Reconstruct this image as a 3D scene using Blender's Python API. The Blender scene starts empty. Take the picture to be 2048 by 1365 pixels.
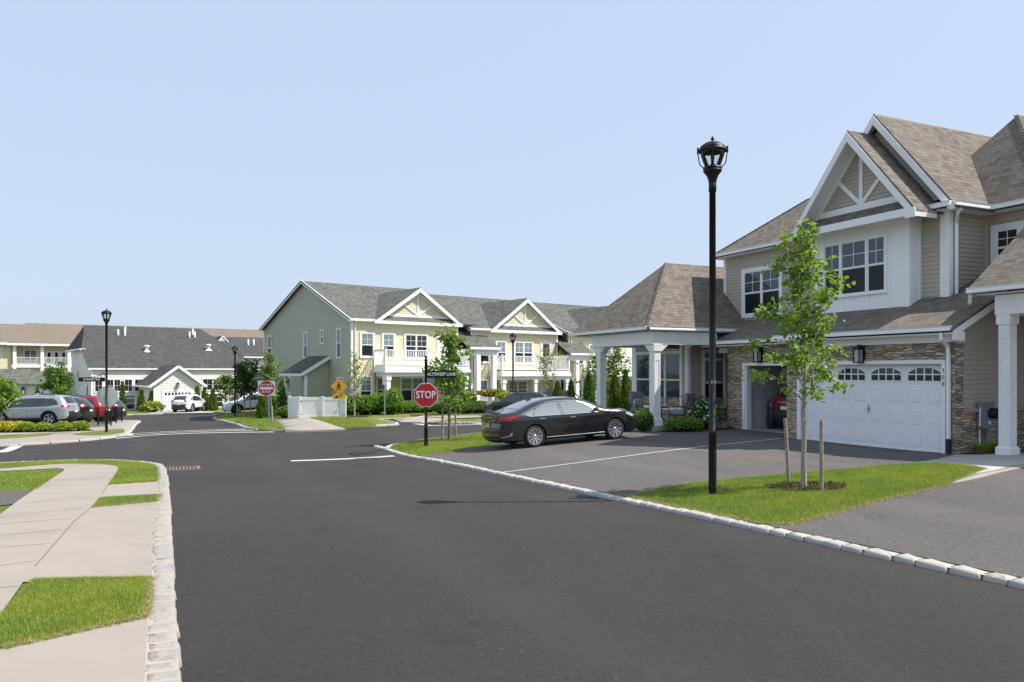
import bpy, bmesh, math, random
import numpy as np
from math import sin, cos, pi, radians, sqrt, atan2
from mathutils import Vector, Matrix
S = bpy.context.scene
COL = S.collection
# ------------------------------------------------------------------ camera, sky, sun, exposure
F = 1550.0; HZ = 743.5; CH = 1.7               # focal length and horizon row (2048 px wide photo), eye height
cd = bpy.data.cameras.new('camera'); cam = bpy.data.objects.new('camera', cd); COL.objects.link(cam)
cam.location = (0, 0, CH); cam.rotation_euler = (pi/2, 0, 0)
cd.sensor_width = 36; cd.lens = 36*F/2048; cd.shift_y = (HZ-682.5)/2048; cd.clip_end = 4000; cd.clip_start = .05
S.camera = cam
W = bpy.data.worlds.new('World'); S.world = W; W.use_nodes = True
nt = W.node_tree; bg = nt.nodes['Background']
sky = nt.nodes.new('ShaderNodeTexSky'); sky.sky_type = 'NISHITA'; sky.sun_disc = False
SUN_EL = 51.5; SUN_AZ = 92.0                    # sun to the right of the view, clockwise from the view axis
sky.sun_elevation = radians(SUN_EL); sky.sun_rotation = radians(SUN_AZ)
sky.air_density = 1.0; sky.dust_density = 2.0; sky.ozone_density = 1.4; sky.altitude = 0
hz = nt.nodes.new('ShaderNodeMix'); hz.data_type = 'RGBA'; hz.inputs[0].default_value = .78   # thin summer haze over the clear-sky model
nt.links.new(sky.outputs[0], hz.inputs[6]); hz.inputs[7].default_value = (4.15, 4.92, 6.2, 1); nt.links.new(hz.outputs[2], bg.inputs[0]); bg.inputs[1].default_value = .088
sd = bpy.data.lights.new('sun', 'SUN'); sun = bpy.data.objects.new('sun', sd); COL.objects.link(sun)
sd.energy = 3.7; sd.angle = radians(.55); sd.color = (1, .94, .85)
az = radians(SUN_AZ); el = radians(SUN_EL)
sdir = Vector((sin(az)*cos(el), cos(az)*cos(el), sin(el)))
sun.rotation_euler = sdir.to_track_quat('Z', 'Y').to_euler(); sun.location = (60, -20, 60)
S.view_settings.view_transform = 'Standard'; S.view_settings.look = 'None'
S.view_settings.exposure = 0.85; S.view_settings.gamma = 1
S.cycles.max_bounces = 6; S.cycles.transparent_max_bounces = 8
# ------------------------------------------------------------------ plan axes and terrain
CA, SA = .907, .421
def UV(u, v): return (CA*u-SA*v, SA*u+CA*v)     # u: to the right of the street, v: down the street
def toUV(x, y): return (CA*x+SA*y, -SA*x+CA*y)
_D = [(0,1.66),(5,1.83),(10,2.0),(15,2.17),(22,2.47),(30,2.64),(36,2.74)]
CT = []
for v, d in _D: CT += [(0.,v,d-.05),(6.6,v,d+.04)]
CT += [(-6,0,1.6),(-6,6,1.78),(-6,12,1.98),(-3.6,24,2.46),(-12,24,2.55),(-30,24,2.75),(-30,0,1.75),(-5.3,35,2.95),(-1,35,2.82),
 (-15,36,3.05),(-5.1,50.9,3.12),(-20,52,3.25),(-35,45,3.2),(-6.1,42.3,3.08),(0,46,3.02),(4,47,2.98),(0,55,3.3),(4,56,3.33),(5.5,59.5,3.38),
 (-.5,76,3.86),(4.6,78,3.86),(-12,74,3.9),(-3,90,4.1),(8,92,4.1),(25,95,4.0),(-30,95,4.4),(0,130,5.2),(-60,130,5.3),(60,130,4.2),
 (9.7,19.4,2.235),(12.4,19.8,2.12),(17,12.3,2.05),(17,17.3,2.05),(18.1,20,2.04),(15.4,21.7,2.08),(17.4,11.1,1.96),(13.4,9,1.86),
 (12,0,1.76),(20,0,1.76),(24,14,2.0),(25,25,2.05),(7.9,23.2,2.46),(9,24.5,2.42),(11,26.3,2.42),(9.74,36,2.7),(5,37.9,2.72),(8.2,43.9,2.7),
 (11.3,48.2,2.7),(15,37,2.66),(24,38,2.6),(25,47,2.72),(30,60,2.8),(45,45,2.5),(11,60,2.85),(20,70,3.1),(40,20,1.9),(45,0,1.6),(0,-15,1.3),(30,-15,1.3),(-30,-15,1.3),
 (-150,50,4),(150,50,2),(0,260,6),(150,260,6),(-150,260,6),(0,-150,1),(150,-150,1),(-150,-150,1)]
CT = np.array(CT, float)
_rb = (CT[:, 0] > 7) & (CT[:, 1] < 27) & (CT[:, 0] < 30); CT[_rb, 2] -= .04
def _k(r2): return .5*r2*np.log(r2+1e-9)
_P = CT[:, :2]; _n = len(_P)
_A = np.zeros((_n+3, _n+3))
_A[:_n, :_n] = _k(((_P[:, None]-_P[None])**2).sum(2)) + np.eye(_n)*2.0
_A[:_n, _n] = 1; _A[:_n, _n+1:] = _P; _A[_n, :_n] = 1; _A[_n+1:, :_n] = _P.T
_w = np.linalg.solve(_A, np.concatenate([CH-CT[:, 2], [0, 0, 0]]))
def Tn(x, y):
    x = np.asarray(x, float); y = np.asarray(y, float)
    u = CA*x+SA*y; v = -SA*x+CA*y; sh = u.shape; u = np.clip(u.ravel(), -150, 150); v = np.clip(v.ravel(), -150, 260)
    out = np.empty(len(u))
    for i in range(0, len(u), 20000):
        q = np.stack([u[i:i+20000], v[i:i+20000]], 1)
        out[i:i+20000] = _k(((q[:, None]-_P[None])**2).sum(2))@_w[:_n] + _w[_n] + q@_w[_n+1:]
    return out.reshape(sh)
def T(x, y): return float(Tn([x], [y])[0])
_Y = np.concatenate([np.arange(2.5, 30, .02), np.arange(30, 140, .05)])
def G(px, py, off=0.):                          # where a line of sight of the photo meets the ground
    b = (px-1024)/F; g = (HZ-py)/F
    d = CH+g*_Y-Tn(b*_Y, _Y)-off
    i = int(np.argmax(d < 0))
    return (b*_Y[i], _Y[i])
def vpx(px, u):                                 # v of a vertical seen in column px on the plane u = const
    b = (px-1024)/F; return u*(CA-SA*b)/(SA+CA*b)
def upx(px, v):
    b = (px-1024)/F; return v*(SA+CA*b)/(CA-SA*b)
# ------------------------------------------------------------------ object helpers
def tag(o, label=None, cat=None, group=None, kind=None):
    if label: o['label'] = label
    if cat: o['category'] = cat
    if group: o['group'] = group
    if kind: o['kind'] = kind
    return o
def thing(name, label, cat, loc=(0, 0, 0), rz=0., group=None):
    o = bpy.data.objects.new(name, None); COL.objects.link(o); o.empty_display_size = .2
    o.location = loc; o.rotation_euler = (0, 0, rz); return tag(o, label, cat, group)
KIDS = {}
def copy_tree(o, parent=None):
    c = o.copy(); COL.objects.link(c)
    if parent is not None: c.parent = parent; KIDS.setdefault(parent.name, []).append(c)
    for ch in list(KIDS.get(o.name, [])): copy_tree(ch, c)
    return c
def V(*a): return Vector(a)
class MB:
    def __init__(s, off=(0, 0, 0)):
        s.v = []; s.f = []; s.m = []; s.s = []; s.off = Vector(off)
    def face(s, pts, m=0, smooth=False):
        i = len(s.v); s.v += [tuple(p) for p in pts]; s.f.append(tuple(range(i, i+len(pts)))); s.m.append(m); s.s.append(smooth)
    def grid(s, rows, m=0, smooth=True, closed=False):
        i = len(s.v); n = len(rows[0]); s.v += [tuple(p) for r in rows for p in r]
        for a in range(len(rows)-1):
            for b in range(n if closed else n-1):
                c = (b+1) % n
                s.f.append((i+a*n+b, i+a*n+c, i+(a+1)*n+c, i+(a+1)*n+b)); s.m.append(m); s.s.append(smooth)
    def hexa(s, p, m=0):                        # p: bottom 4 then top 4
        i = len(s.v); s.v += [tuple(q) for q in p]
        for f in ((3,2,1,0),(4,5,6,7),(0,1,5,4),(1,2,6,5),(2,3,7,6),(3,0,4,7)):
            s.f.append(tuple(i+k for k in f)); s.m.append(m); s.s.append(False)
    def box(s, x0, x1, y0, y1, z0, z1, m=0):
        s.hexa([(x0,y0,z0),(x1,y0,z0),(x1,y1,z0),(x0,y1,z0),(x0,y0,z1),(x1,y0,z1),(x1,y1,z1),(x0,y1,z1)], m)
    def bar(s, p, q, w, h, m=0, up=(0, 0, 1)):  # rectangular beam, h measured along up
        p = Vector(p); q = Vector(q); d = (q-p).normalized(); a = d.cross(Vector(up))
        if a.length < 1e-4: a = d.cross(Vector((1, 0, 0)))
        a.normalize(); b = a.cross(d); a *= w/2; b *= h/2
        s.hexa([p-a-b, p+a-b, q+a-b, q-a-b, p-a+b, p+a+b, q+a+b, q-a+b], m)
    def tube(s, pts, r, n=8, m=0, caps=True, smooth=True):
        pts = [Vector(p) for p in pts]; R = r if isinstance(r, (list, tuple)) else [r]*len(pts); rows = []
        a = None
        for i, p in enumerate(pts):
            d = (pts[min(i+1, len(pts)-1)]-pts[max(i-1, 0)]).normalized()
            if a is None: a = d.cross(Vector((.3, .2, 1)) if abs(d.z) < .9 else Vector((1, .1, 0)))
            a = (a-d*a.dot(d)).normalized(); b = d.cross(a)
            rows.append([p+(a*cos(2*pi*k/n+pi/n)+b*sin(2*pi*k/n+pi/n))*R[i] for k in range(n)])
        s.grid(rows, m, smooth, True)
        if caps: s.face(rows[0][::-1], m); s.face(rows[-1], m)
    def lathe(s, prof, c=(0, 0, 0), n=20, m=0, smooth=True, axis=2):
        rows = []
        for r, z in prof:
            row = []
            for k in range(n):
                a = 2*pi*k/n; x, y = r*cos(a), r*sin(a)
                row.append((c[0]+x, c[1]+y, c[2]+z) if axis == 2 else (c[0]+x, c[1]-z, c[2]+y))
            rows.append(row)
        s.grid(rows, m, smooth, True)
    def prism(s, poly, o, ax, ay, az, d, m=0):  # poly in plane (ax, ay) at o, thickness d along az
        o = Vector(o); ax = Vector(ax); ay = Vector(ay); az = Vector(az)*d
        p = [o+ax*a+ay*b for a, b in poly]; q = [a+az for a in p]; n = len(p)
        s.face(p[::-1], m); s.face(q, m)
        for i in range(n): s.face([p[i], p[(i+1) % n], q[(i+1) % n], q[i]], m)
    def build(s, name, mats, parent=None, merge=False):
        if not isinstance(mats, (list, tuple)): mats = [mats]
        me = bpy.data.meshes.new(name); o3 = s.off
        me.from_pydata([(p[0]-o3.x, p[1]-o3.y, p[2]-o3.z) for p in s.v], [], s.f)
        for m in mats: me.materials.append(m)
        me.polygons.foreach_set('material_index', s.m); me.polygons.foreach_set('use_smooth', s.s)
        autouv(me)
        if merge:
            bm = bmesh.new(); bm.from_mesh(me); bmesh.ops.remove_doubles(bm, verts=bm.verts, dist=.0008)
            bmesh.ops.recalc_face_normals(bm, faces=bm.faces); bm.to_mesh(me); bm.free()
        o = bpy.data.objects.new(name, me); COL.objects.link(o)
        if parent is not None: o.parent = parent; KIDS.setdefault(parent.name, []).append(o)
        return o
def autouv(me):                                 # metres along the horizontal and up the slope of each face
    nl = len(me.loops)
    if not nl: return
    co = np.empty(len(me.vertices)*3); me.vertices.foreach_get('co', co); co = co.reshape(-1, 3)
    li = np.empty(nl, int); me.loops.foreach_get('vertex_index', li)
    nf = len(me.polygons); nor = np.empty(nf*3); me.polygons.foreach_get('normal', nor); nor = nor.reshape(-1, 3)
    tot = np.empty(nf, int); me.polygons.foreach_get('loop_total', tot)
    n = np.repeat(nor, tot, 0); p = co[li]
    flat = np.abs(n[:, 2]) > .97
    n = np.where(n[:, 2:3] < 0, -n, n)
    t = np.stack([-n[:, 1], n[:, 0], np.zeros(nl)], 1); L = np.linalg.norm(t, axis=1, keepdims=True); t = t/np.maximum(L, 1e-6)
    sg = np.where(np.abs(t[:, 0]) > .5, np.sign(t[:, 0]), np.sign(t[:, 1])); t *= sg[:, None]
    b = np.cross(n, t); b *= np.where(b[:, 2] < 0, -1, 1)[:, None]
    uv = np.stack([(p*t).sum(1), (p*b).sum(1)], 1); uv[flat] = p[flat][:, :2]
    ul = me.uv_layers.new(name='m'); ul.data.foreach_set('uv', uv.ravel())
def npmesh(name, verts, faces, mat, parent=None, smooth=False):
    verts = np.asarray(verts, np.float32); faces = np.asarray(faces, np.int32); me = bpy.data.meshes.new(name)
    k = faces.shape[1]
    me.vertices.add(len(verts)); me.vertices.foreach_set('co', verts.ravel())
    me.loops.add(faces.size); me.loops.foreach_set('vertex_index', faces.ravel())
    me.polygons.add(len(faces)); me.polygons.foreach_set('loop_start', np.arange(0, faces.size, k)); me.polygons.foreach_set('loop_total', np.full(len(faces), k))
    me.polygons.foreach_set('use_smooth', np.full(len(faces), smooth)); me.update(calc_edges=True); me.materials.append(mat)
    o = bpy.data.objects.new(name, me); COL.objects.link(o)
    if parent is not None: o.parent = parent; KIDS.setdefault(parent.name, []).append(o)
    return o
# ------------------------------------------------------------------ materials
MATS = {}
class NB:
    def __init__(s, name):
        s.mat = bpy.data.materials.new(name); s.mat.use_nodes = True; s.t = s.mat.node_tree; s.b = s.t.nodes['Principled BSDF']
        s.out = s.t.nodes['Material Output']
    def n(s, typ, **k):
        o = s.t.nodes.new('ShaderNode'+typ)
        for a, b in k.items(): setattr(o, a, b)
        return o
    def l(s, a, b): s.t.links.new(a, b)
    def uv(s): 
        return s.n('UVMap').outputs[0]
    def pos(s): return s.n('NewGeometry').outputs['Position']
    def map(s, vec, sc=(1, 1, 1), loc=(0, 0, 0), rot=(0, 0, 0)):
        m = s.n('Mapping'); s.l(vec, m.inputs[0]); m.inputs['Scale'].default_value = sc; m.inputs['Location'].default_value = loc; m.inputs['Rotation'].default_value = rot
        return m.outputs[0]
    def noise(s, vec, scale, detail=3, rough=.55):
        o = s.n('TexNoise'); s.l(vec, o.inputs['Vector']); o.inputs['Scale'].default_value = scale; o.inputs['Detail'].default_value = detail; o.inputs['Roughness'].default_value = rough
        return o.outputs[0]
    def ramp(s, fac, stops, interp='LINEAR'):
        r = s.n('ValToRGB'); e = r.color_ramp; e.interpolation = interp
        while len(e.elements) < len(stops): e.elements.new(.5)
        for i, (p, c) in enumerate(stops):
            e.elements[i].position = p; e.elements[i].color = (c, c, c, 1) if isinstance(c, (int, float)) else (*c, 1)
        s.l(fac, r.inputs[0]); return r.outputs[0]
    def mix(s, a, b, fac, mode='MIX'):
        m = s.n('Mix', data_type='RGBA', blend_type=mode)
        for sock, val in ((m.inputs[0], fac), (m.inputs[6], a), (m.inputs[7], b)):
            if isinstance(val, (int, float)): sock.default_value = val
            elif isinstance(val, tuple): sock.default_value = (*val, 1)
            else: s.l(val, sock)
        return m.outputs[2]
    def math(s, op, a, b=0.):
        m = s.n('Math', operation=op)
        for sock, val in ((m.inputs[0], a), (m.inputs[1], b)):
            if isinstance(val, (int, float)): sock.default_value = val
            else: s.l(val, sock)
        return m.outputs[0]
    def bump(s, h, dist, strength=1.):
        b = s.n('Bump'); b.inputs['Strength'].default_value = strength; b.inputs['Distance'].default_value = dist; s.l(h, b.inputs['Height']); s.l(b.outputs[0], s.b.inputs['Normal'])
    def set(s, col=None, rough=None, metal=None, spec=None, coat=None, ior=None):
        B = s.b.inputs
        if col is not None:
            if isinstance(col, tuple): B['Base Color'].default_value = (*col, 1)
            else: s.l(col, B['Base Color'])
        if rough is not None: B['Roughness'].default_value = rough
        if metal is not None: B['Metallic'].default_value = metal
        if spec is not None: B['Specular IOR Level'].default_value = spec
        if ior is not None: B['IOR'].default_value = ior
        if coat is not None: B['Coat Weight'].default_value = coat; B['Coat Roughness'].default_value = .03
        return s.mat
def mul(c, k): return tuple(min(1, x*k) for x in c)
def plain(name, col, rough=.6, metal=0., var=.12, scale=3., spec=.5, bump=0., bscale=40.):
    n = NB(name); f = n.noise(n.pos(), scale, 4)
    c = n.mix(mul(col, 1-var), mul(col, 1+var), n.ramp(f, [(.3, 0.), (.7, 1.)]))
    if bump: n.bump(n.noise(n.pos(), bscale, 3), bump)
    return n.set(c, rough, metal, spec)
def siding_mat(name, col):
    n = NB(name); uv = n.uv()
    f = n.noise(n.map(uv, (.6, 9, 1)), 1., 3); g = n.noise(uv, .5, 2)
    c = n.mix(mul(col, .93), mul(col, 1.06), f); c = n.mix(c, mul(col, .9), n.ramp(g, [(.45, 0.), (.75, .5)]))
    n.bump(n.noise(n.map(uv, (2, 60, 1)), 3., 2), .001)
    return n.set(c, .5, 0, .35)
def shingle_mat(name, cols):
    n = NB(name); uv = n.uv()
    w = n.n('TexBrick'); n.l(uv, w.inputs['Vector']); w.offset = .37; w.offset_frequency = 2; w.squash = 1.35; w.squash_frequency = 3
    for k, x in (('Scale', 1.), ('Mortar Size', .006), ('Mortar Smooth', .1), ('Brick Width', .21), ('Row Height', .142), ('Bias', 0.)): w.inputs[k].default_value = x
    w.inputs['Color1'].default_value = (0, 0, 0, 1); w.inputs['Color2'].default_value = (1, 1, 1, 1); w.inputs['Mortar'].default_value = (.3, .3, .3, 1)
    c = n.ramp(w.outputs[0], [(0., cols[0]), (.35, cols[1]), (.65, cols[2]), (1., cols[3])])
    c = n.mix(c, mul(cols[0], .55), n.math('MULTIPLY', w.outputs[1], .65))
    c = n.mix(c, mul(cols[2], 1.2), n.ramp(n.noise(uv, 130., 2), [(.55, 0.), (.75, .55)]))
    c = n.mix(c, mul(cols[0], .8), n.ramp(n.noise(uv, .35, 3), [(.5, 0.), (.8, .45)]))
    # each course laps the one below: saw-tooth height up the slope
    sx = n.n('SeparateXYZ'); n.l(uv, sx.inputs[0]); fr = n.math('FRACT', n.math('DIVIDE', sx.outputs[1], .142))
    h = n.math('SUBTRACT', n.math('ADD', n.math('SUBTRACT', 1., fr), n.math('MULTIPLY', w.outputs[0], .5)), n.math('MULTIPLY', w.outputs[1], .5))
    n.bump(h, .012, .9)
    return n.set(c, .95, 0, .2)
def stone_mat(name, dark=1.):
    n = NB(name); uv = n.uv()
    d = n.n('TexNoise'); n.l(uv, d.inputs['Vector']); d.inputs['Scale'].default_value = 4; d.inputs['Detail'].default_value = 3
    wv = n.n('VectorMath', operation='SCALE'); sb = n.n('VectorMath', operation='SUBTRACT'); n.l(d.outputs[1], sb.inputs[0]); sb.inputs[1].default_value = (.5, .5, .5)
    n.l(sb.outputs[0], wv.inputs[0]); wv.inputs['Scale'].default_value = .045
    ad = n.n('VectorMath', operation='ADD'); n.l(uv, ad.inputs[0]); n.l(wv.outputs[0], ad.inputs[1])
    m = n.map(ad.outputs[0], (3.2, 16., 1))
    vo = n.n('TexVoronoi'); vo.voronoi_dimensions = '2D'; n.l(m, vo.inputs['Vector']); vo.inputs['Scale'].default_value = 1; vo.inputs['Randomness'].default_value = .85
    ve = n.n('TexVoronoi'); ve.voronoi_dimensions = '2D'; ve.feature = 'DISTANCE_TO_EDGE'; n.l(m, ve.inputs['Vector']); ve.inputs['Scale'].default_value = 1; ve.inputs['Randomness'].default_value = .85
    sx = n.n('SeparateXYZ'); n.l(vo.outputs['Color'], sx.inputs[0])
    cs = [(.34, .27, .20), (.48, .39, .28), (.60, .50, .38), (.50, .43, .34), (.60, .42, .25), (.55, .46, .35), (.28, .25, .225), (.66, .57, .45)]
    c = n.ramp(sx.outputs[0], [(i/8, mul(x, dark)) for i, x in enumerate(cs)], 'CONSTANT')
    c = n.mix(c, (.3, .25, .2), n.ramp(n.noise(uv, 9., 5), [(.45, 0.), (.75, .5)]))
    c = n.mix((.07, .06, .05), c, n.ramp(ve.outputs['Distance'], [(.0, .15), (.035, 1.)]))
    h = n.math('ADD', n.ramp(ve.outputs['Distance'], [(0., 0.), (.16, 1.)]), n.math('ADD', n.math('MULTIPLY', sx.outputs[1], .8), n.math('MULTIPLY', n.noise(uv, 22., 4), .5)))
    n.bump(h, .035, 1.)
    return n.set(c, .9, 0, .2)
def asphalt_mat(name, col, patch=.25, spark=1.6):
    n = NB(name); p = n.pos()
    c0 = n.ramp(n.noise(p, 21., 4, .7), [(.35, 0.), (.65, 1.)])
    c = n.mix(mul(col, .5), mul(col, spark), n.ramp(n.noise(p, 48., 5, .8), [(.36, 0.), (.66, 1.)]))
    c = n.mix(c, mul(col, 2.6), n.ramp(n.noise(p, 170., 2), [(.66, 0.), (.74, .55)]))
    c = n.mix(c, mul(col, 1-patch), n.ramp(n.noise(n.map(p, (1, .45, 1), rot=(0, 0, radians(24.9))), .35, 5), [(.42, 0.), (.68, 1.)]))
    c = n.mix(c, mul(col, 1.35), n.ramp(n.noise(n.map(p, (1.6, .16, 1), rot=(0, 0, radians(-24.9))), .8, 4), [(.55, 0.), (.8, .6)]))
    c = n.mix(c, n.mix(mul(col, .55), mul(col, 1.75), c0), .38)
    sx = n.n('SeparateXYZ'); n.l(n.map(p, rot=(0, 0, radians(-24.9))), sx.inputs[0]); wob = n.math('ADD', n.math('MULTIPLY', sx.outputs[0], 1.9), n.math('MULTIPLY', n.noise(p, .25, 3), 5.))
    c = n.mix(c, mul(col, 1.5), n.math('MULTIPLY', n.ramp(n.math('SINE', wob), [(.45, 0.), (1., 1.)]), n.math('MULTIPLY', n.noise(p, .6, 4), .55)))
    c = n.mix(c, mul(col, .5), n.ramp(n.noise(n.map(p, loc=(11, 4, 0)), 1.1, 5, .7), [(.60, 0.), (.72, .6)]))
    vo = n.n('TexVoronoi'); n.l(p, vo.inputs['Vector']); vo.inputs['Scale'].default_value = 6.; c = n.mix(c, mul(col, 5.), n.ramp(vo.outputs['Distance'], [(.0, 1.), (.03, .9), (.05, 0.)]))
    n.bump(n.noise(p, 60., 4, .8), .012, 1.)
    return n.set(c, .85, 0, .3)
def concrete_mat(name, col):
    n = NB(name); p = n.pos()
    c = n.mix(mul(col, .9), mul(col, 1.08), n.noise(p, 1.3, 5))
    c = n.mix(c, mul(col, .75), n.ramp(n.noise(p, 45., 4, .7), [(.55, 0.), (.8, .6)]))
    c = n.mix(c, mul(col, .68), n.ramp(n.noise(n.map(p, (1, 1, 1), (7, 3, 0)), .7, 7, .72), [(.5, 0.), (.72, .65)]))
    n.bump(n.noise(p, 120., 3), .002, .6)
    return n.set(c, .85, 0, .25)
def grass_mat(name, cols, far=False):
    n = NB(name); p = n.pos()
    c = n.ramp(n.noise(p, .9, 5, .6), [(.3, cols[0]), (.52, cols[1]), (.72, cols[2])])
    c = n.mix(c, mul(cols[0], .6), n.ramp(n.noise(p, 26., 4, .7), [(.42, 0.), (.7, .75)]))
    c = n.mix(c, cols[3], n.ramp(n.noise(n.map(p, loc=(3, 9, 0)), .5, 5, .65), [(.52, 0.), (.72, .7)]))
    n.bump(n.noise(p, 40., 4, .7), .03, .9)
    return n.set(c, .9, 0, .15)
def leaf_mat(name, cols, trans=.35, rough=.5, drift=None):
    n = NB(name); r = n.n('NewGeometry').outputs['Random Per Island']
    c = n.ramp(r, [(i/(len(cols)-1), x) for i, x in enumerate(cols)])
    if drift:
        q = n.pos(); c = n.mix(c, drift[0], n.ramp(n.noise(q, .55, 5, .6), [(.44, 0.), (.6, .9)])); c = n.mix(c, drift[1], n.ramp(n.noise(n.map(q, loc=(5, 2, 0)), 2.2, 4, .65), [(.5, 0.), (.72, .6)]))
    n.set(c, rough, 0, .4)
    t = n.n('BsdfTranslucent'); n.l(n.mix(c, (.5, .62, .05), .35), t.inputs[0])
    mx = n.n('MixShader'); mx.inputs[0].default_value = trans; n.l(n.b.outputs[0], mx.inputs[1]); n.l(t.outputs[0], mx.inputs[2]); n.l(mx.outputs[0], n.out.inputs[0])
    return n.mat
def glass_mat(name, col, ior=1.7, rough=.03, wav=.0006):
    n = NB(name); uv = n.uv()
    n.bump(n.noise(uv, 1.1, 2), wav*3)
    return n.set(n.mix(mul(col, .8), mul(col, 1.25), n.noise(uv, 1.5, 3)), rough, 0, .5, None, ior)
def paint_mat(name, col, metal=.0, rough=.3):
    n = NB(name); c = n.mix(mul(col, .94), mul(col, 1.06), n.noise(n.pos(), 400., 1))
    return n.set(c, rough, metal, .5, 1.)
M = dict(
 taupe=siding_mat('taupe_siding', (.47, .415, .345)), yellow=siding_mat('yellow_siding', (.72, .65, .445)), sage=siding_mat('sage_siding', (.43, .44, .325)),
 grey=siding_mat('pale_grey_siding', (.74, .725, .69)), cream=siding_mat('cream_siding', (.70, .62, .40)),
 white=plain('white_trim', (.86, .86, .86), .45, var=.03, scale=1.2), offw=plain('off_white_trim', (.82, .815, .80), .5, var=.05),
 doorw=plain('white_garage_door', (.85, .855, .865), .4, var=.03), pgrey=plain('grey_panel', (.52, .53, .54), .5, var=.05),
 brownroof=shingle_mat('brown_shingles', [(.118, .102, .086), (.172, .149, .124), (.215, .187, .155), (.145, .128, .11)]),
 greyroof=shingle_mat('grey_green_shingles', [(.07, .072, .066), (.12, .125, .112), (.165, .17, .15), (.09, .095, .088)]),
 charroof=shingle_mat('charcoal_shingles', [(.05, .049, .049), (.075, .074, .074), (.10, .098, .097), (.06, .059, .059)]),
 tanroof=shingle_mat('tan_shingles', [(.15, .122, .098), (.20, .163, .128), (.235, .195, .155), (.17, .14, .112)]),
 stone=stone_mat('ledge_stone'), sill=concrete_mat('stone_sill', (.42, .34, .27)),
 asphalt=asphalt_mat('asphalt', (.0385, .0338, .0338)), drive=asphalt_mat('driveway_asphalt', (.108, .101, .096), .3, 1.4),
 conc=concrete_mat('concrete', (.315, .281, .245)), concg=concrete_mat('grey_concrete', (.40, .39, .37)), joint=plain('joint', (.16, .135, .11), .9),
 dull=grass_mat('meadow', [(.09, .10, .045), (.12, .13, .06), (.15, .15, .075), (.16, .15, .09)]), kerb=None, line=None, mulch=plain('mulch', (.05, .029, .02), .95, var=.5, scale=45., bump=.03),
 lawn=grass_mat('lawn', [(.10, .145, .03), (.15, .195, .04), (.22, .245, .05), (.24, .24, .10)]),
 black=plain('black_metal', (.009, .009, .01), .48, .0, var=.2, spec=.35), iron=plain('cast_iron', (.05, .042, .036), .6, .5, var=.35, scale=30.),
 rust=plain('rusty_iron', (.2, .135, .10), .8, .1, var=.4, scale=18.), steel=plain('galvanised_steel', (.42, .43, .44), .45, .7, var=.15, scale=9.),
 pane=glass_mat('window_glass', (.02, .032, .058)), panel=glass_mat('window_screen', (.012, .015, .019), 1.35, .25), blind=glass_mat('blind_glass', (.17, .21, .22), 1.6),
 panetall=glass_mat('dark_window_glass', (.016, .018, .02), 1.6),
 cglassd=glass_mat('tinted_car_glass', (.02, .026, .028), 1.8, .03, .0001), cglass=glass_mat('car_glass', (.30, .345, .36), 1.6, .03, .0001), chrome=plain('chrome', (.75, .75, .76), .12, 1., var=.02), alloy=plain('alloy', (.55, .55, .56), .28, .9, var=.05),
 rubber=plain('rubber', (.017, .017, .018), .75, var=.2), plastic=plain('black_plastic', (.02, .02, .021), .5, var=.15), under=plain('underbody', (.008, .008, .008), .9),
 redl=plain('red_lens', (.34, .012, .015), .12, var=.1), clearl=plain('clear_lens', (.4, .4, .41), .1, var=.1), plate=plain('licence_plate', (.62, .42, .08), .4, var=.1), platew=plain('white_plate', (.7, .7, .68), .4),
 signred=plain('sign_red', (.52, .012, .025), .4, var=.06), signwhite=plain('sign_white', (.82, .82, .81), .4, var=.03), signyel=plain('sign_yellow', (.85, .42, .01), .4, var=.05), signback=plain('sign_back', (.5, .52, .5), .5, .0, var=.08),
 ink=plain('ink', (.01, .01, .01), .5), inkred=plain('red_ink', (.5, .02, .02), .5), vinyl=plain('vinyl_fence', (.84, .83, .81), .4, var=.03),
 bark=plain('bark', (.17, .135, .10), .9, var=.45, scale=22., bump=.01), barkp=plain('pale_bark', (.33, .29, .235), .9, var=.4, scale=25., bump=.008), stake=plain('weathered_stake', (.30, .25, .19), .85, var=.3, scale=14., bump=.004),
 cush=plain('grey_cushion', (.23, .235, .24), .9, var=.1, scale=12.), cushs=plain('pale_cushion', (.5, .5, .49), .9, var=.1), red=plain('red_enamel', (.45, .015, .02), .35), meter=plain('meter_grey', (.22, .23, .245), .45, var=.08),
 lampglass=None, plasterw=plain('garage_wall', (.55, .54, .55), .8, var=.06), tar=plain('tar_line', (.02, .019, .019), .7, var=.3),
)
M['cglass'].node_tree.nodes['Principled BSDF'].inputs['Metallic'].default_value = .55
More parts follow.
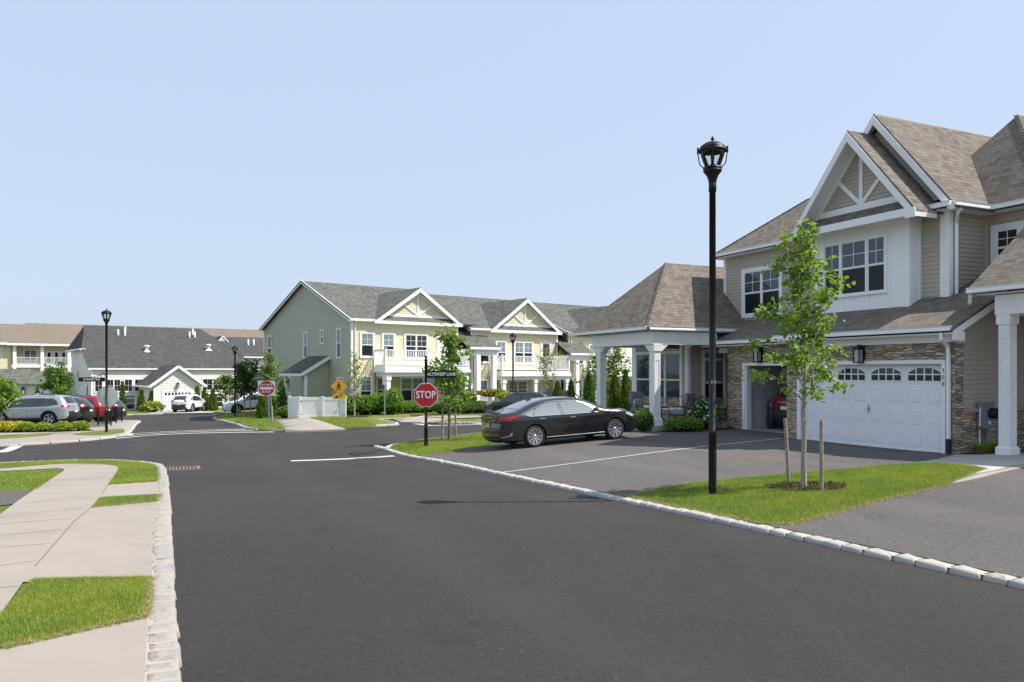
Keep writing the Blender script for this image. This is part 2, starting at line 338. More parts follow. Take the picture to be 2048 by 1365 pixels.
def _m():
    n = NB('granite_setts'); p = n.pos(); r = n.n('NewGeometry').outputs['Random Per Island']
    c = n.ramp(r, [(0., (.29, .285, .275)), (.3, (.36, .335, .30)), (.55, (.27, .28, .29)), (.8, (.39, .345, .30)), (1., (.32, .32, .32))])
    c = n.mix(c, (.23, .22, .21), n.ramp(n.noise(p, 60., 4, .7), [(.5, 0.), (.75, .7)])); c = n.mix(c, (.38, .34, .28), n.ramp(n.noise(p, 4., 4), [(.5, 0.), (.75, .5)]))
    n.bump(n.noise(p, 35., 5, .7), .012, .9); M['kerb'] = n.set(c, .85, 0, .25)
    n = NB('sunlit_granite_setts'); p = n.pos(); r = n.n('NewGeometry').outputs['Random Per Island']  # brighter copy of the same setts, sunlight put into the colour
    c = n.ramp(r, [(0., (0.374, 0.367, 0.355)), (.3, (0.464, 0.433, 0.387)), (.55, (0.348, 0.361, 0.374)), (.8, (0.503, 0.445, 0.387)), (1., (0.413, 0.413, 0.413))])
    c = n.mix(c, (0.297, 0.284, 0.271), n.ramp(n.noise(p, 60., 4, .7), [(.5, 0.), (.75, .7)])); c = n.mix(c, (0.490, 0.439, 0.361), n.ramp(n.noise(p, 4., 4), [(.5, 0.), (.75, .5)]))
    n.bump(n.noise(p, 35., 5, .7), .012, .9); M['kerb_sunlit'] = n.set(c, .85, 0, .25)
    n = NB('road_paint'); p = n.pos(); c = n.mix((.52, .51, .495), (.24, .23, .225), n.ramp(n.noise(p, 28., 5, .7), [(.5, 0.), (.72, .8)])); M['line'] = n.set(c, .7, 0, .3)
    n = NB('lamp_glass'); g = n.n('BsdfGlossy'); g.inputs[1].default_value = .05; t = n.n('BsdfTransparent'); t.inputs[0].default_value = (.86, .9, .9, 1); mx = n.n('MixShader'); f = n.n('Fresnel'); f.inputs[0].default_value = 1.45
    n.l(f.outputs[0], mx.inputs[0]); n.l(t.outputs[0], mx.inputs[1]); n.l(g.outputs[0], mx.inputs[2]); n.l(mx.outputs[0], n.out.inputs[0]); M['lampglass'] = n.mat
_m()
L = dict(
 linden=leaf_mat('linden_leaf', [(0.065, 0.163, 0.016), (0.124, 0.260, 0.026), (0.182, 0.325, 0.036), (0.260, 0.390, 0.058)], .4),
 maple=leaf_mat('young_leaf', [(0.065, 0.130, 0.018), (0.117, 0.208, 0.029), (0.169, 0.247, 0.046)], .35),
 dark=leaf_mat('dark_leaf', [(0.023, 0.058, 0.016), (0.046, 0.098, 0.023), (0.065, 0.117, 0.033)], .2),
 pale=leaf_mat('pale_leaf', [(0.143, 0.195, 0.065), (0.221, 0.260, 0.111), (0.299, 0.325, 0.169)], .3),
 thuja=leaf_mat('thuja_leaf', [(0.039, 0.091, 0.013), (0.078, 0.150, 0.018), (0.130, 0.195, 0.029), (0.169, 0.215, 0.039)], .2),
 hedge=leaf_mat('hedge_leaf', [(0.065, 0.156, 0.016), (0.117, 0.247, 0.023), (0.195, 0.325, 0.036)], .3),
 box=leaf_mat('box_leaf', [(0.036, 0.111, 0.016), (0.065, 0.169, 0.023), (0.111, 0.221, 0.036)], .25),
 gold=leaf_mat('golden_leaf', [(0.156, 0.260, 0.019), (0.390, 0.390, 0.026), (0.676, 0.520, 0.039), (0.715, 0.572, 0.065)], .3),
 lime=leaf_mat('lime_leaf', [(0.143, 0.247, 0.019), (0.247, 0.351, 0.029), (0.364, 0.429, 0.046)], .3),
 blade=leaf_mat('grass_blade', [(.09, .18, .024), (.155, .265, .036), (.24, .335, .05), (.37, .38, .14)], .3, .5, ((.31, .365, .05), (.08, .155, .02))),
 straw=leaf_mat('dry_grass', [(.30, .24, .11), (.42, .35, .17), (.36, .33, .12)], .2), white=leaf_mat('white_petal', [(.6, .6, .55), (.75, .75, .7)], .2), redp=leaf_mat('orange_petal', [(.5, .16, .06), (.6, .3, .1), (.55, .4, .2)], .2))
# ------------------------------------------------------------------ ground, road, lawns, kerbs
def smooth(pts, n=6, closed=False):
    P = [Vector((p[0], p[1])) for p in pts]; out = []; N = len(P)
    for i in range(N if closed else N-1):
        if closed: a, b, c, d = P[i-1], P[i], P[(i+1) % N], P[(i+2) % N]
        else: a, b, c, d = P[max(i-1, 0)], P[i], P[i+1], P[min(i+2, N-1)]
        for k in range(n):
            t = k/n; out.append(tuple(.5*((2*b)+(c-a)*t+(2*a-5*b+4*c-d)*t*t+(3*b-a-3*c+d)*t**3)))
    if not closed: out.append(tuple(P[-1]))
    return out
def drape(name, poly, off, mat, step=.8, skirt=.0, parent=None, kind='structure'):
    bm = bmesh.new(); bm.faces.new([bm.verts.new((p[0], p[1], 0)) for p in poly])
    xs = [p[0] for p in poly]; ys = [p[1] for p in poly]
    for ax, lo, hi in ((0, min(xs), max(xs)), (1, min(ys), max(ys))):
        k = math.floor(lo/step)+1
        while k*step < hi:
            co = [0, 0, 0]; no = [0, 0, 0]; co[ax] = k*step; no[ax] = 1
            bmesh.ops.bisect_plane(bm, geom=bm.verts[:]+bm.edges[:]+bm.faces[:], plane_co=co, plane_no=no, dist=1e-5); k += 1
    bmesh.ops.triangulate(bm, faces=[f for f in bm.faces if len(f.verts) > 4])
    bm.verts.ensure_lookup_table()
    z = Tn([v.co.x for v in bm.verts], [v.co.y for v in bm.verts])
    for v, a in zip(bm.verts, z): v.co.z = a+off
    for f in bm.faces:
        if f.normal.z < 0: f.normal_flip()
    bmesh.ops.recalc_face_normals(bm, faces=bm.faces)
    if sum(f.normal.z for f in bm.faces) < 0: bmesh.ops.reverse_faces(bm, faces=bm.faces)
    for f in bm.faces: f.smooth = True
    if skirt:
        be = [e for e in bm.edges if e.is_boundary]
        r = bmesh.ops.extrude_edge_only(bm, edges=be)
        for g in r['geom']:
            if isinstance(g, bmesh.types.BMVert): g.co.z -= skirt
            if isinstance(g, bmesh.types.BMFace): g.smooth = False
    me = bpy.data.meshes.new(name); bm.to_mesh(me); bm.free(); me.materials.append(mat)
    o = bpy.data.objects.new(name, me); COL.objects.link(o)
    if parent is not None: o.parent = parent
    elif kind: o['kind'] = kind
    return o
# base terrain to the horizon
def terrain():
    a = np.concatenate([-np.geomspace(1500, 62, 14), np.arange(-60, 61, 2.), np.geomspace(62, 1500, 14)])
    b = np.concatenate([-np.geomspace(600, 22, 8), np.arange(-20, 112, 2.), np.geomspace(114, 1800, 16)])
    X, Y = np.meshgrid(a, b); Z = Tn(X, Y)-.07
    n, m = X.shape; idx = np.arange(n*m).reshape(n, m)
    f = np.stack([idx[:-1, :-1], idx[:-1, 1:], idx[1:, 1:], idx[1:, :-1]], -1).reshape(-1, 4)
    o = npmesh('ground', np.stack([X, Y, Z], -1).reshape(-1, 3), f, M['dull'], smooth=True); o['kind'] = 'structure'
terrain()
UVL = lambda *p: [UV(*q) for q in p]
GL = lambda off, *p: [G(q[0], q[1], off) for q in p]
drape('road', UVL((-40, -14), (30, -14), (30, 25), (60, 25), (60, 44), (30, 44), (12, 44), (5, 79), (-40, 79)), 0., M['asphalt'], 1.2)
OFF = .06
# right-hand block: kerb line, lawn, driveways, walk
UK = 6.75
rk = UVL((UK, -6), (UK, 22.8), (UK+.05, 24.0), (UK+.35, 24.9), (UK+1.1, 25.7), (UK+2.6, 26.6), (UK+5.2, 28.1), (UK+9, 29.8), (UK+16, 31.5))
rkc = smooth(rk, 8)
def kerb(name, path, w, L0, top, seed, bury=.25, rough=1., near=None):
    rnd = random.Random(seed); mb = MB(); P = [Vector((p[0], p[1])) for p in path]
    acc = [0.]
    for i in range(1, len(P)): acc.append(acc[-1]+(P[i]-P[i-1]).length)
    def at(s):
        i = 1
        while i < len(P)-1 and acc[i] < s: i += 1
        t = (s-acc[i-1])/max(1e-6, acc[i]-acc[i-1]); d = (P[i]-P[i-1]).normalized(); return P[i-1].lerp(P[i], t), d
    s = 0.
    while s < acc[-1]-.1:
        l = L0*rnd.uniform(.78, 1.25); c, d = at(s+l/2); nrm = Vector((-d.y, d.x))
        zt = T(c.x, c.y)+top+rnd.uniform(-.008, .008)*rough; hl = l/2-.008*rough; hw = w/2*rnd.uniform(.9, 1.06); sh = rnd.uniform(-.015, .015)*rough
        ring = []
        NP = 14
        jit = [rnd.uniform(-.009, .009)*rough*(1 if L0 > .25 else .7) for _ in range(NP)]
        tilt = rnd.uniform(-.03, .03)*rough; zj = [rnd.uniform(-.006, .006)*rough for _ in range(NP)]
        rows = []
        KI = min(1., hl/.14)
        for (ins, dz) in ((-.004, -bury), (-.002, -.05), (.006, -.02), (.02, -.005), (.045, .0), (.085, .004)):
            row = []; ins *= KI
            for k in range(NP):
                a = 2*pi*k/NP+pi/NP; ca, sa = cos(a), sin(a)
                ex = abs(ca)**.22*(1 if ca > 0 else -1); ey = abs(sa)**.22*(1 if sa > 0 else -1)
                q = c+d*(ex*(hl-ins)+jit[k])+nrm*(ey*(hw-ins)+jit[(k*5) % NP]+sh)
                row.append((q.x, q.y, zt+dz+(zj[k]+tilt*ex*hl if dz > -.1 else 0)))
            rows.append(row)
        mb.grid(rows, 0, True, True); mb.face(rows[-1], 0, True)
        s += l
    # mortar bed between the stones
    for i in range(1, len(P)):
        a, b = P[i-1], P[i]; n = int((b-a).length/1.)+1
        for k in range(n):
            p, q = a.lerp(b, k/n), a.lerp(b, (k+1)/n); d = (q-p).normalized(); nr = Vector((-d.y, d.x))*(w/2-(.035 if near is None else .012))
            pts = []
            for e, sg in ((p, 1), (q, 1), (q, -1), (p, -1)):
                x = e+nr*sg; pts.append((x.x, x.y, T(x.x, x.y)+top-(.014 if near is None else .007)))
            mb.face(pts, 1)
    o = mb.build(name, [M['kerb' if near is not None else 'kerb_sunlit'], M['sill']]); o['kind'] = 'structure'; return o
kerb('kerb', rkc, .2, .29, OFF, 3, .25, .7)
rblk = rkc + UVL((40, 31.5), (40, -6))
drape('lawn', rblk, OFF-.012, M['lawn'], .8, 0)
lawnR = smooth(GL(OFF, (1262, 992), (1340, 974), (1430, 962), (1550, 951), (1700, 938), (1850, 927), (1930, 931), (1978, 941)), 5)
lawnR2 = GL(OFF, (1904, 968), (1740, 1007), (1580, 1050))
dA = smooth(GL(OFF, (842, 912), (905, 903), (1003, 887), (1090, 878), (1190, 871)), 4)+UVL((14.9, 22.6), (15.1, 21.3), (18.3, 21.3), (18.3, 12.2))+GL(OFF, (1890, 917), (1850, 927))
kl = [UV(UK+.09, v) for v in np.arange(10.9, 21.4, .9)]
# driveway polygon: along the far lawn edge, the house, the near lawn edge and back along the kerb
drape('driveway', dA+[p for p in lawnR[::-1] if toUV(*p)[0] < 14.6]+kl, OFF-.004, M['drive'], .8)
pB = GL(OFF, (1904, 968), (1960, 957), (2048, 936)); u0, v0 = toUV(*pB[2])
drape('driveway', [UV(UK+.09, 7.3)]+lawnR2[::-1][1:-1]+pB+UVL((u0+5, v0+.9), (26, v0+.9), (26, -5), (UK+.09, -5)), OFF-.004, M['drive'], .8)
# concrete edging strip and entry walk
st0 = GL(OFF, (1904, 968), (1960, 957), (2048, 936)); st1 = GL(OFF, (1896, 966), (1945, 950), (1990, 942), (2048, 929))
wu, wv = toUV(*st1[-1])
drape('walk', GL(OFF, (1822, 927), (1880, 918))+UVL((17.0, 12.0), (17.05, 11.55), (19.9, 11.55), (19.9, wv+.2))+st1[::-1]+GL(OFF, (1960, 938), (1890, 929)), OFF+.004, M['concg'], .8, .1)
drape('walk_edging', st0+UVL((u0+5, v0+.8), (u0+5, v0+1.2))+st1[::-1], OFF+.012, M['conc'], .8, .12)
# left-hand block: lawn, pavement, aprons, kerb
lk = UVL((.03, -3), (.05, 4.8), (.1, 9), (.16, 13.7), (.19, 20.4), (.02, 22.0), (-.5, 23.1), (-1.3, 23.9), (-2.6, 24.3), (-6, 24.5), (-24, 25))
lkc = smooth(lk, 8); LO = .05
kerb('kerb', lkc, .205, .2, LO+.010, 5, .25, .75, -.004)
drape('lawn', lkc+UVL((-24, -3)), LO-.012, M['lawn'], .8, .15)
sw_r = smooth(GL(LO, (0, 1232), (70, 1134), (150, 1042), (183, 1015), (218, 967), (236, 938), (228, 932), (190, 929), (118, 929), (0, 938)), 6)
sw_l = smooth(GL(LO, (0, 943), (100, 938), (122, 938), (127, 942), (100, 960), (40, 1000), (0, 1030)), 6)
e0 = toUV(*sw_r[0]); e1 = toUV(*sw_l[-1])
drape('pavement', sw_r+[UV(-14, toUV(*sw_r[-1])[1])]+[UV(-14, toUV(*sw_l[0])[1])]+sw_l+UVL((e1[0]-.1, -3), (e0[0]-.12, -3)), LO+.004, M['conc'], .7)
def apron(*p): return drape('pavement', GL(LO, *p), LO+.002, M['conc'], .7)
apron((205, 971), (330, 963), (328, 990), (185, 997)); apron((150, 1019), (327, 1003), (312, 1157), (20, 1166))
b0 = G(303, 1235, LO); ub, vb = toUV(*b0); c0 = toUV(*G(4, 1299, LO))
drape('pavement', [b0]+UVL((ub+.0, -3), (c0[0]-.1, -3), (c0[0]-.1, c0[1])), LO+.002, M['conc'], .7)
drape('driveway', GL(LO, (0, 983), (72, 981), (36, 1008), (0, 1012)), LO+.003, M['drive'], .7)
# joints in the pavement: shallow dark grooves across the slabs
mb = MB()
def groove(p, q, w=.012, off=LO+.006):
    p = Vector(p); q = Vector(q); n = max(1, int((q-p).length/.5)); d = (q-p).normalized(); nr = Vector((-d.y, d.x))*w/2
    for k in range(n):
        a = p.lerp(q, k/n); b = p.lerp(q, (k+1)/n)
        mb.face([(x.x, x.y, T(x.x, x.y)+off) for x in (a+nr, b+nr, b-nr, a-nr)])
for (x0, y0, x1, y1) in ((0, 1178, 38, 1174), (0, 1133, 72, 1123), (0, 1097, 104, 1088), (0, 1072, 124, 1061), (0, 1049, 146, 1038), (20, 1031, 170, 1017), (40, 1007, 188, 999), (66, 989, 200, 983), (86, 973, 212, 968), (104, 961, 222, 956), (120, 951, 229, 947)):
    groove(G(x0, y0, LO), G(x1, y1, LO))
for a, b in (((70, 1134), (150, 1042)), ((150, 1042), (183, 1015)), ((203, 990), (217, 968)),): groove(G(*a, LO), G(*b, LO), .014)
mb.build('pavement_joints', M['joint'])['kind'] = 'structure'
# far-left block
FO = .08
fl = smooth(UVL((-30, 37.6), (-9, 36.4), (-4.2, 36.2), (-2.4, 36.35), (-1.35, 37.2), (-1.0, 39), (-.9, 50), (-.85, 60), (-2.2, 62), (-5, 62.5)), 5)
drape('pavement', fl+UVL((-5, 46), (-30, 46)), FO, M['conc'], 1., .12)
kerb('kerb', fl, .14, .9, FO+.012, 8, .2, .25)
drape('lawn', smooth(UVL((-30, 42.2), (-12, 41.2), (-6.6, 40.5), (-4.6, 41.1), (-4.4, 42.4), (-5.6, 43.4), (-30, 44.5)), 4)+UVL((-30, 46),), FO+.006, M['lawn'], 1.)
drape('lawn', smooth(GL(FO, (146, 869), (190, 863), (240, 858), (249, 862), (240, 867), (190, 871)), 4, True), FO+.012, M['lawn'], .6)
drape('parking_lot', UVL((-4.3, 45.5), (-2.3, 48), (-2.3, 61.5), (-30, 61.5), (-30, 46.2)), FO+.01, M['drive'], 1.2)
# far-right block (by the green houses)
fr = smooth(UVL((4.5, 62), (4.1, 60), (4.05, 45), (4.05, 39.2), (4.6, 37.6), (6, 37.0), (10.2, 37.3), (11.2, 38.0), (11.3, 39.4), (11.1, 41.2)), 5)
drape('lawn', fr+UVL((13.2, 41.6), (14, 45), (18, 47), (40, 60), (40, 90), (5, 80), (5.5, 66)), FO, M['lawn'], 1., .12)
kerb('kerb', fr, .16, .6, FO+.012, 11, .2, .5)
kerb('kerb', UVL((11.2, 41.3), (13.2, 41.7), (14.4, 43.1)), .16, .25, FO+.012, 12, .2, .8)
drape('pavement', GL(FO, (548, 839), (612, 836), (692, 859), (570, 862)), FO+.008, M['conc'], .8, .14)
drape('pavement', GL(FO, (785, 838), (830, 834), (905, 838), (852, 845), (800, 845)), FO+.008, M['conc'], .8, .14)
drape('lawn', GL(FO, (832, 839), (900, 838), (1010, 837), (1010, 843), (852, 845.5)), FO+.004, M['lawn'], .8, .1)
kerb('kerb', GL(FO, (842, 845.2), (900, 845), (968, 844), (1010, 843.6)), .16, .25, FO+.012, 13, .2, .8)
drape('pavement', GL(FO, (845, 833), (1010, 830.5), (1080, 829), (1080, 832.5), (1010, 834.5), (900, 837.2)), FO+.012, M['conc'], .8)
# far side of the cross street beyond (in front of the grey house)
drape('lawn', UVL((-30, 74.5), (-1, 77.2), (6, 77.2), (14, 77), (40, 80), (40, 120), (-60, 120), (-60, 74)), FO, M['lawn'], 2.5, .12)
kerb('kerb', UVL((-30, 74.4), (-1, 77.1), (6, 77.1), (14, 76.9)), .2, 1.5, FO+.02, 14, .2, .2)
drape('pavement', GL(FO, (296, 827), (318, 822), (400, 822), (432, 826)), FO+.01, M['concg'], 1.5)
# road markings
def mark(pts, off=.005): return drape('road_marking', pts, off, M['line'], .8)
def stripe(a, b, wa, off=.005, wb=None):
    a = Vector(a); b = Vector(b); d = (b-a).normalized(); n = Vector((-d.y, d.x)); wb = wb or wa
    return mark([a+n*wa/2, b+n*wb/2, b-n*wb/2, a-n*wa/2], off)
stripe(G(582, 922.5), G(788, 912.5), .34)
stripe(G(0, 905.5), G(36, 891.5), .45)
stripe(G(262, 868.2), G(492, 858.6), .3); stripe(G(258, 871.8), G(508, 861.0), .28); stripe(G(232, 877.5), G(548, 864.6), .3)
for a, b in (((792, 842), (862, 852)), ((862, 852), (985, 848.5)), ((880, 842.5), (968, 848.5)), ((850, 845.8), (930, 844.6)), ((840, 848), (960, 846.5)), ((985, 842), (1010, 846))): stripe(G(*a), G(*b), .34)
stripe(G(1005, 945, OFF), G(1562, 877.5, OFF), .085, OFF+.003)
for k in range(5): stripe(G(205-12*k+k*k*0, 868-4.5*k-2, FO), G(262-12*k*0.6, 868-5.*k-4, FO), .12, FO+.016) if k else None
# iron covers and drain gratings set in the road
def grate(name, label, c, rz, w, l, n, mat):
    z = T(*c); t = thing(name, label, 'drain', (c[0], c[1], z), rz); mb = MB()
    mb.box(-l/2, l/2, -w/2, w/2, -.02, .004); mb.build('pit', M['under'], t)
    mb = MB()
    for s in (-1, 1):
        mb.box(-l/2-.04, l/2+.04, s*w/2-.03, s*w/2+.03, -.02, .018)
        mb.box(s*l/2-.04, s*l/2+.03, -w/2+.031, w/2-.031, -.02, .0175)
    for k in range(n):
        x = -l/2+(k+.5)*l/n; mb.box(x-l/n*.27, x+l/n*.27, -w/2+.03, w/2-.03, -.02, .016)
    mb.build('grating', mat, t); return t
grate('storm_drain', 'rusty storm drain grating beside the left kerb corner', UV(.62, 20.7), radians(24.9), .62, .85, 11, M['rust'])
c = G(742, 907.5); grate('storm_drain', 'storm drain grating by the right kerb below the stop sign', c, radians(24.9), .62, 1.1, 12, M['iron'])
def manhole(c):
    mb = MB((c[0], c[1], T(*c))); z = T(*c)
    mb.lathe([(.0, .010), (.30, .010), (.31, .004), (.33, .004), (.34, .012), (.40, .012), (.42, -.02)], (c[0], c[1], z), 28)
    for i in range(-3, 4):
        h = sqrt(max(0, .28**2-(i*.08)**2)); mb.box(c[0]-h, c[0]+h, c[1]+i*.08-.018, c[1]+i*.08+.018, z+.0, z+.014)
    tag(mb.build('manhole_cover', M['iron']), 'round iron manhole cover in the middle of the crossroads', 'manhole')
manhole(G(400, 898))
# ------------------------------------------------------------------ grass blades
def blades(name, poly, n, off, h, w, seed, keep=None):
    rs = np.random.RandomState(seed); P = np.array([(p[0], p[1]) for p in poly]); lo = P.min(0); hi = P.max(0)
    pts = []
    tot = 0
    while tot < n:
        q = lo+rs.rand(n, 2)*(hi-lo); x, y = q[:, 0], q[:, 1]; ins = np.zeros(n, bool); j = len(P)-1
        for i in range(len(P)):
            c = ((P[i, 1] > y) != (P[j, 1] > y)) & (x < (P[j, 0]-P[i, 0])*(y-P[i, 1])/(P[j, 1]-P[i, 1]+1e-12)+P[i, 0]); ins ^= c; j = i
        q = q[ins]; pts.append(q); tot += len(q)
    q = np.concatenate(pts)[:n]; z = Tn(q[:, 0], q[:, 1])+off
    a = rs.rand(n)*2*pi; hh = h*(.5+rs.rand(n)); ln = (rs.rand(n, 2)-.5)*1.3*hh[:, None]; ww = w*(.6+.8*rs.rand(n))
    B = np.stack([q[:, 0], q[:, 1], z], 1); d = np.stack([np.cos(a), np.sin(a), np.zeros(n)], 1)*ww[:, None]/2
    tip = B+np.concatenate([ln, hh[:, None]], 1)
    vs = np.stack([B-d, B+d, tip], 1).reshape(-1, 3); f = np.arange(3*n).reshape(-1, 3)
    o = npmesh(name, vs, f, L['blade']); o['kind'] = 'stuff'; tag(o, *GR.get(seed, (None, None))) ; return o
GR = {}
g3 = GL(LO, (66, 1162), (170, 1158), (302, 1157), (298, 1200), (290, 1237), (4, 1299), (-60, 1315), (-60, 1300), (0, 1232))
blades('grass', g3, 70000, LO-.012, .034, .0055, 21)
blades('grass', GL(LO, (203, 996), (321, 990), (316, 1003), (184, 1016)), 16000, LO-.012, .034, .007, 22)
gk = [p for p in lkc if toUV(*p)[1] > 17.5 and toUV(*p)[0] > -12]
gin = [p for p in sw_r if toUV(*p)[1] > 16.9][::1]
ins = [UV(toUV(*p)[0]-(.12 if toUV(*p)[1] < 22.5 else .05), toUV(*p)[1]-(.1 if toUV(*p)[1] > 22.5 else 0)) for p in gk]
blades('grass', GL(LO, (216, 969), (238, 938), (228, 931), (118, 928), (0, 937))+GL(LO, (0, 927.5), (118, 920.5), (238, 919.5), (300, 926), (318, 935), (322, 962)), 42000, LO-.012, .034, .009, 23)
blades('grass', GL(LO, (0, 944.5), (100, 939), (122, 939.5), (126, 942), (74, 981), (0, 982)), 14000, LO-.012, .034, .009, 24)
blades('grass', lawnR[:-1]+lawnR2+[UV(UK+.1, 7.45), UV(UK+.1, 10.7)], 150000, OFF-.012, .038, .009, 25)
gl2 = GL(OFF, (842, 912), (905, 903), (1003, 887), (1090, 878), (1190, 871))
blades('grass', gl2+[UV(toUV(*p)[0]+.0, toUV(*p)[1]-.12) for p in rkc[::-1] if 7.2 < toUV(*p)[0] < 14.2 and toUV(*p)[1] > 24]+[UV(UK+.12, 23.9), UV(UK+.1, 21.8)], 80000, OFF-.012, .04, .014, 26)
blades('grass', GL(FO, (470, 846), (440, 838), (470, 834), (580, 836), (548, 839), (568, 862), (510, 858)), 22000, FO, .07, .02, 27)
blades('grass', GL(FO, (612, 836), (660, 833), (740, 845), (752, 853), (694, 859)), 15000, FO, .07, .02, 28)

def edge_blades(path, n, off, seed, sig=.03, h=.03):
    rs = np.random.RandomState(seed); P = np.array([(p[0], p[1]) for p in path]); seg = np.linalg.norm(np.diff(P, axis=0), axis=1); i = rs.choice(len(seg), n, p=seg/seg.sum()); t = rs.rand(n, 1)
    q = P[i]+(P[i+1]-P[i])*t+rs.normal(size=(n, 2))*sig; z = Tn(q[:, 0], q[:, 1])+off; B = np.stack([q[:, 0], q[:, 1], z], 1); a = rs.rand(n)*2*pi; d = np.stack([np.cos(a), np.sin(a), np.zeros(n)], 1)*.004
    tip = B+np.concatenate([rs.normal(size=(n, 2))*h*.9, h*(.2+rs.rand(n, 1))], 1); o = npmesh('dry_grass', np.stack([B-d, B+d, tip], 1).reshape(-1, 3), np.arange(3*n).reshape(-1, 3), L['straw']); o['kind'] = 'stuff'
edge_blades(GL(LO, (4, 1299), (290, 1237), (298, 1200), (302, 1157), (66, 1162)), 7000, LO-.004, 1, .016)
edge_blades(lawnR2+[UV(UK+.1, 7.45), UV(UK+.1, 10.7)], 9000, OFF-.004, 2, .025)
edge_blades(lawnR[:-1], 6000, OFF-.004, 3, .03); edge_blades(GL(LO, (184, 1016), (316, 1003), (321, 990)), 2500, LO-.004, 4, .02)
# ------------------------------------------------------------------ building kit: walls lapped with siding, windows, roofs
class FR:                                       # wall frame: point = o + s*dir + out*nrm + z
    def __init__(f, o, d, n): f.o = Vector(o); f.d = Vector(d); f.n = Vector(n)
    def p(f, s, out, z): return f.o+f.d*s+f.n*out+Vector((0, 0, z))
    def box(f, mb, s0, s1, o0, o1, z0, z1, m=0):
        mb.hexa([f.p(s0, o0, z0), f.p(s1, o0, z0), f.p(s1, o1, z0), f.p(s0, o1, z0), f.p(s0, o0, z1), f.p(s1, o0, z1), f.p(s1, o1, z1), f.p(s0, o1, z1)], m)
def clipz(poly, z0, z1):
    def half(P, z, sg):
        out = []
        for i in range(len(P)):
            a, b = P[i], P[(i+1) % len(P)]; da, db = sg*(a[1]-z), sg*(b[1]-z)
            if da >= 0: out.append(a)
            if (da >= 0) != (db >= 0): t = da/(da-db); out.append((a[0]+t*(b[0]-a[0]), a[1]+t*(b[1]-a[1])))
        return out
    P = half(poly, z0, 1); return half(P, z1, -1) if len(P) > 2 else []
def lap(mb, fr, poly, h=.115, t=.019, m=0, out=0.):
    z = min(p[1] for p in poly); zt = max(p[1] for p in poly)
    while z < zt-.01:
        P = clipz(poly, z, min(z+h, zt))
        if len(P) > 2:
            mb.face([fr.p(s, out+t*(1-(zz-z)/h)+.001, zz) for s, zz in P], m)
            B = [s for s, zz in P if zz < z+.002]
            if len(B) >= 2: mb.face([fr.p(min(B), out, z), fr.p(max(B), out, z), fr.p(max(B), out+t+.001, z), fr.p(min(B), out+t+.001, z)], m)
        z += h
def rect(s0, s1, z0, z1): return [(s0, z0), (s1, z0), (s1, z1), (s0, z1)]
def window(parent, fr, s0, s1, z0, z1, cas=.1, units=1, grid=(2, 2), glass=('pane', 'panel'), off=(0, 0, 0), split=.5, transom=0, cols=None, name='window', out=.0, cm='white', casb=None):
    """s0..z1 is the outside of the casing."""
    mb = MB(off); b = cas if casb is None else casb
    if cas > 0:
        fr.box(mb, s0, s1, out+.0, out+.045, z1-cas, z1); fr.box(mb, s0, s1, out, out+.05, z0, z0+b)
        fr.box(mb, s0, s0+cas, out, out+.0435, z0+b, z1-cas); fr.box(mb, s1-cas, s1, out, out+.0435, z0+b, z1-cas)
    a0, a1, c0, c1 = s0+cas, s1-cas, z0+b, z1-cas; g1 = MB(off); g2 = MB(off)
    ct = c1
    if transom: ct = c1-transom-.07; fr.box(mb, a0, a1, out+.001, out+.04, ct, ct+.07)
    W_ = cols or [1]*units; tot = sum(W_); mul_ = .06; x = a0
    for k, wd in enumerate(W_):
        w = (a1-a0-mul_*(len(W_)-1))*wd/tot; e = x+w
        if k: fr.box(mb, x-mul_, x, out+.001, out+.038, c0, c1)
        zm = c0+(ct-c0)*split; r = .03
        for (lo, hi, o) in ((c0, zm, .018), (zm, ct, .026)):
            fr.box(mb, x, x+r, out+.002, out+o, lo, hi); fr.box(mb, e-r, e, out+.002, out+o, lo, hi)
            fr.box(mb, x+r, e-r, out+.002, out+o+.0015, lo, lo+r); fr.box(mb, x+r, e-r, out+.002, out+o+.0015, hi-r, hi)
        if transom:
            g1.face([fr.p(x, out+.016, ct+.07), fr.p(e, out+.016, ct+.07), fr.p(e, out+.016, c1), fr.p(x, out+.016, c1)])
        if grid:
            for i in range(1, grid[0]): fr.box(mb, x+r+(w-2*r)*i/grid[0]-.009, x+r+(w-2*r)*i/grid[0]+.009, out+.006, out+.024, zm+r, ct-r)
            for i in range(1, grid[1]): q = zm+r+(ct-zm-2*r)*i/grid[1]; fr.box(mb, x+r, e-r, out+.006, out+.0228, q-.009, q+.009)
        if split > 0: g2.face([fr.p(x, out+.014, c0), fr.p(e, out+.014, c0), fr.p(e, out+.014, zm), fr.p(x, out+.014, zm)])
        g1.face([fr.p(x, out+.016, zm), fr.p(e, out+.016, zm), fr.p(e, out+.016, ct), fr.p(x, out+.016, ct)])
        x = e+mul_
    w_ = mb.build(name, M[cm], parent)
    if glass[0] == glass[1] or not g2.f: g1.v_ = 0
    p1 = g1.build('pane', M[glass[0]], w_)
    if g2.f: g2.build('pane', M[glass[1]], w_)
    return w_
def lantern(parent, off, fr, s, z, sc=1.):
    mb = MB(off); B = lambda a0, a1, o0, o1, z0, z1, m=0: fr.box(mb, s+a0*sc, s+a1*sc, o0*sc, o1*sc, z+z0*sc, z+z1*sc, m)
    B(-.06, .06, .0, .02, -.1, .2); B(-.012, .012, .02, .13, .17, .19); B(-.02, .02, .1, .14, .13, .19)
    B(-.085, .085, .035, .205, .09, .12); B(-.06, .06, .06, .18, .12, .145)
    for a in (-.075, .06):
        for o in (.045, .18): B(a, a+.015, o, o+.015, -.16, .09)
    B(-.08, .08, .04, .2, -.18, -.16); B(-.055, .055, .065, .175, -.158, .088, 1)
    mb.build('lantern', [M['black'], M['clearl']], parent)
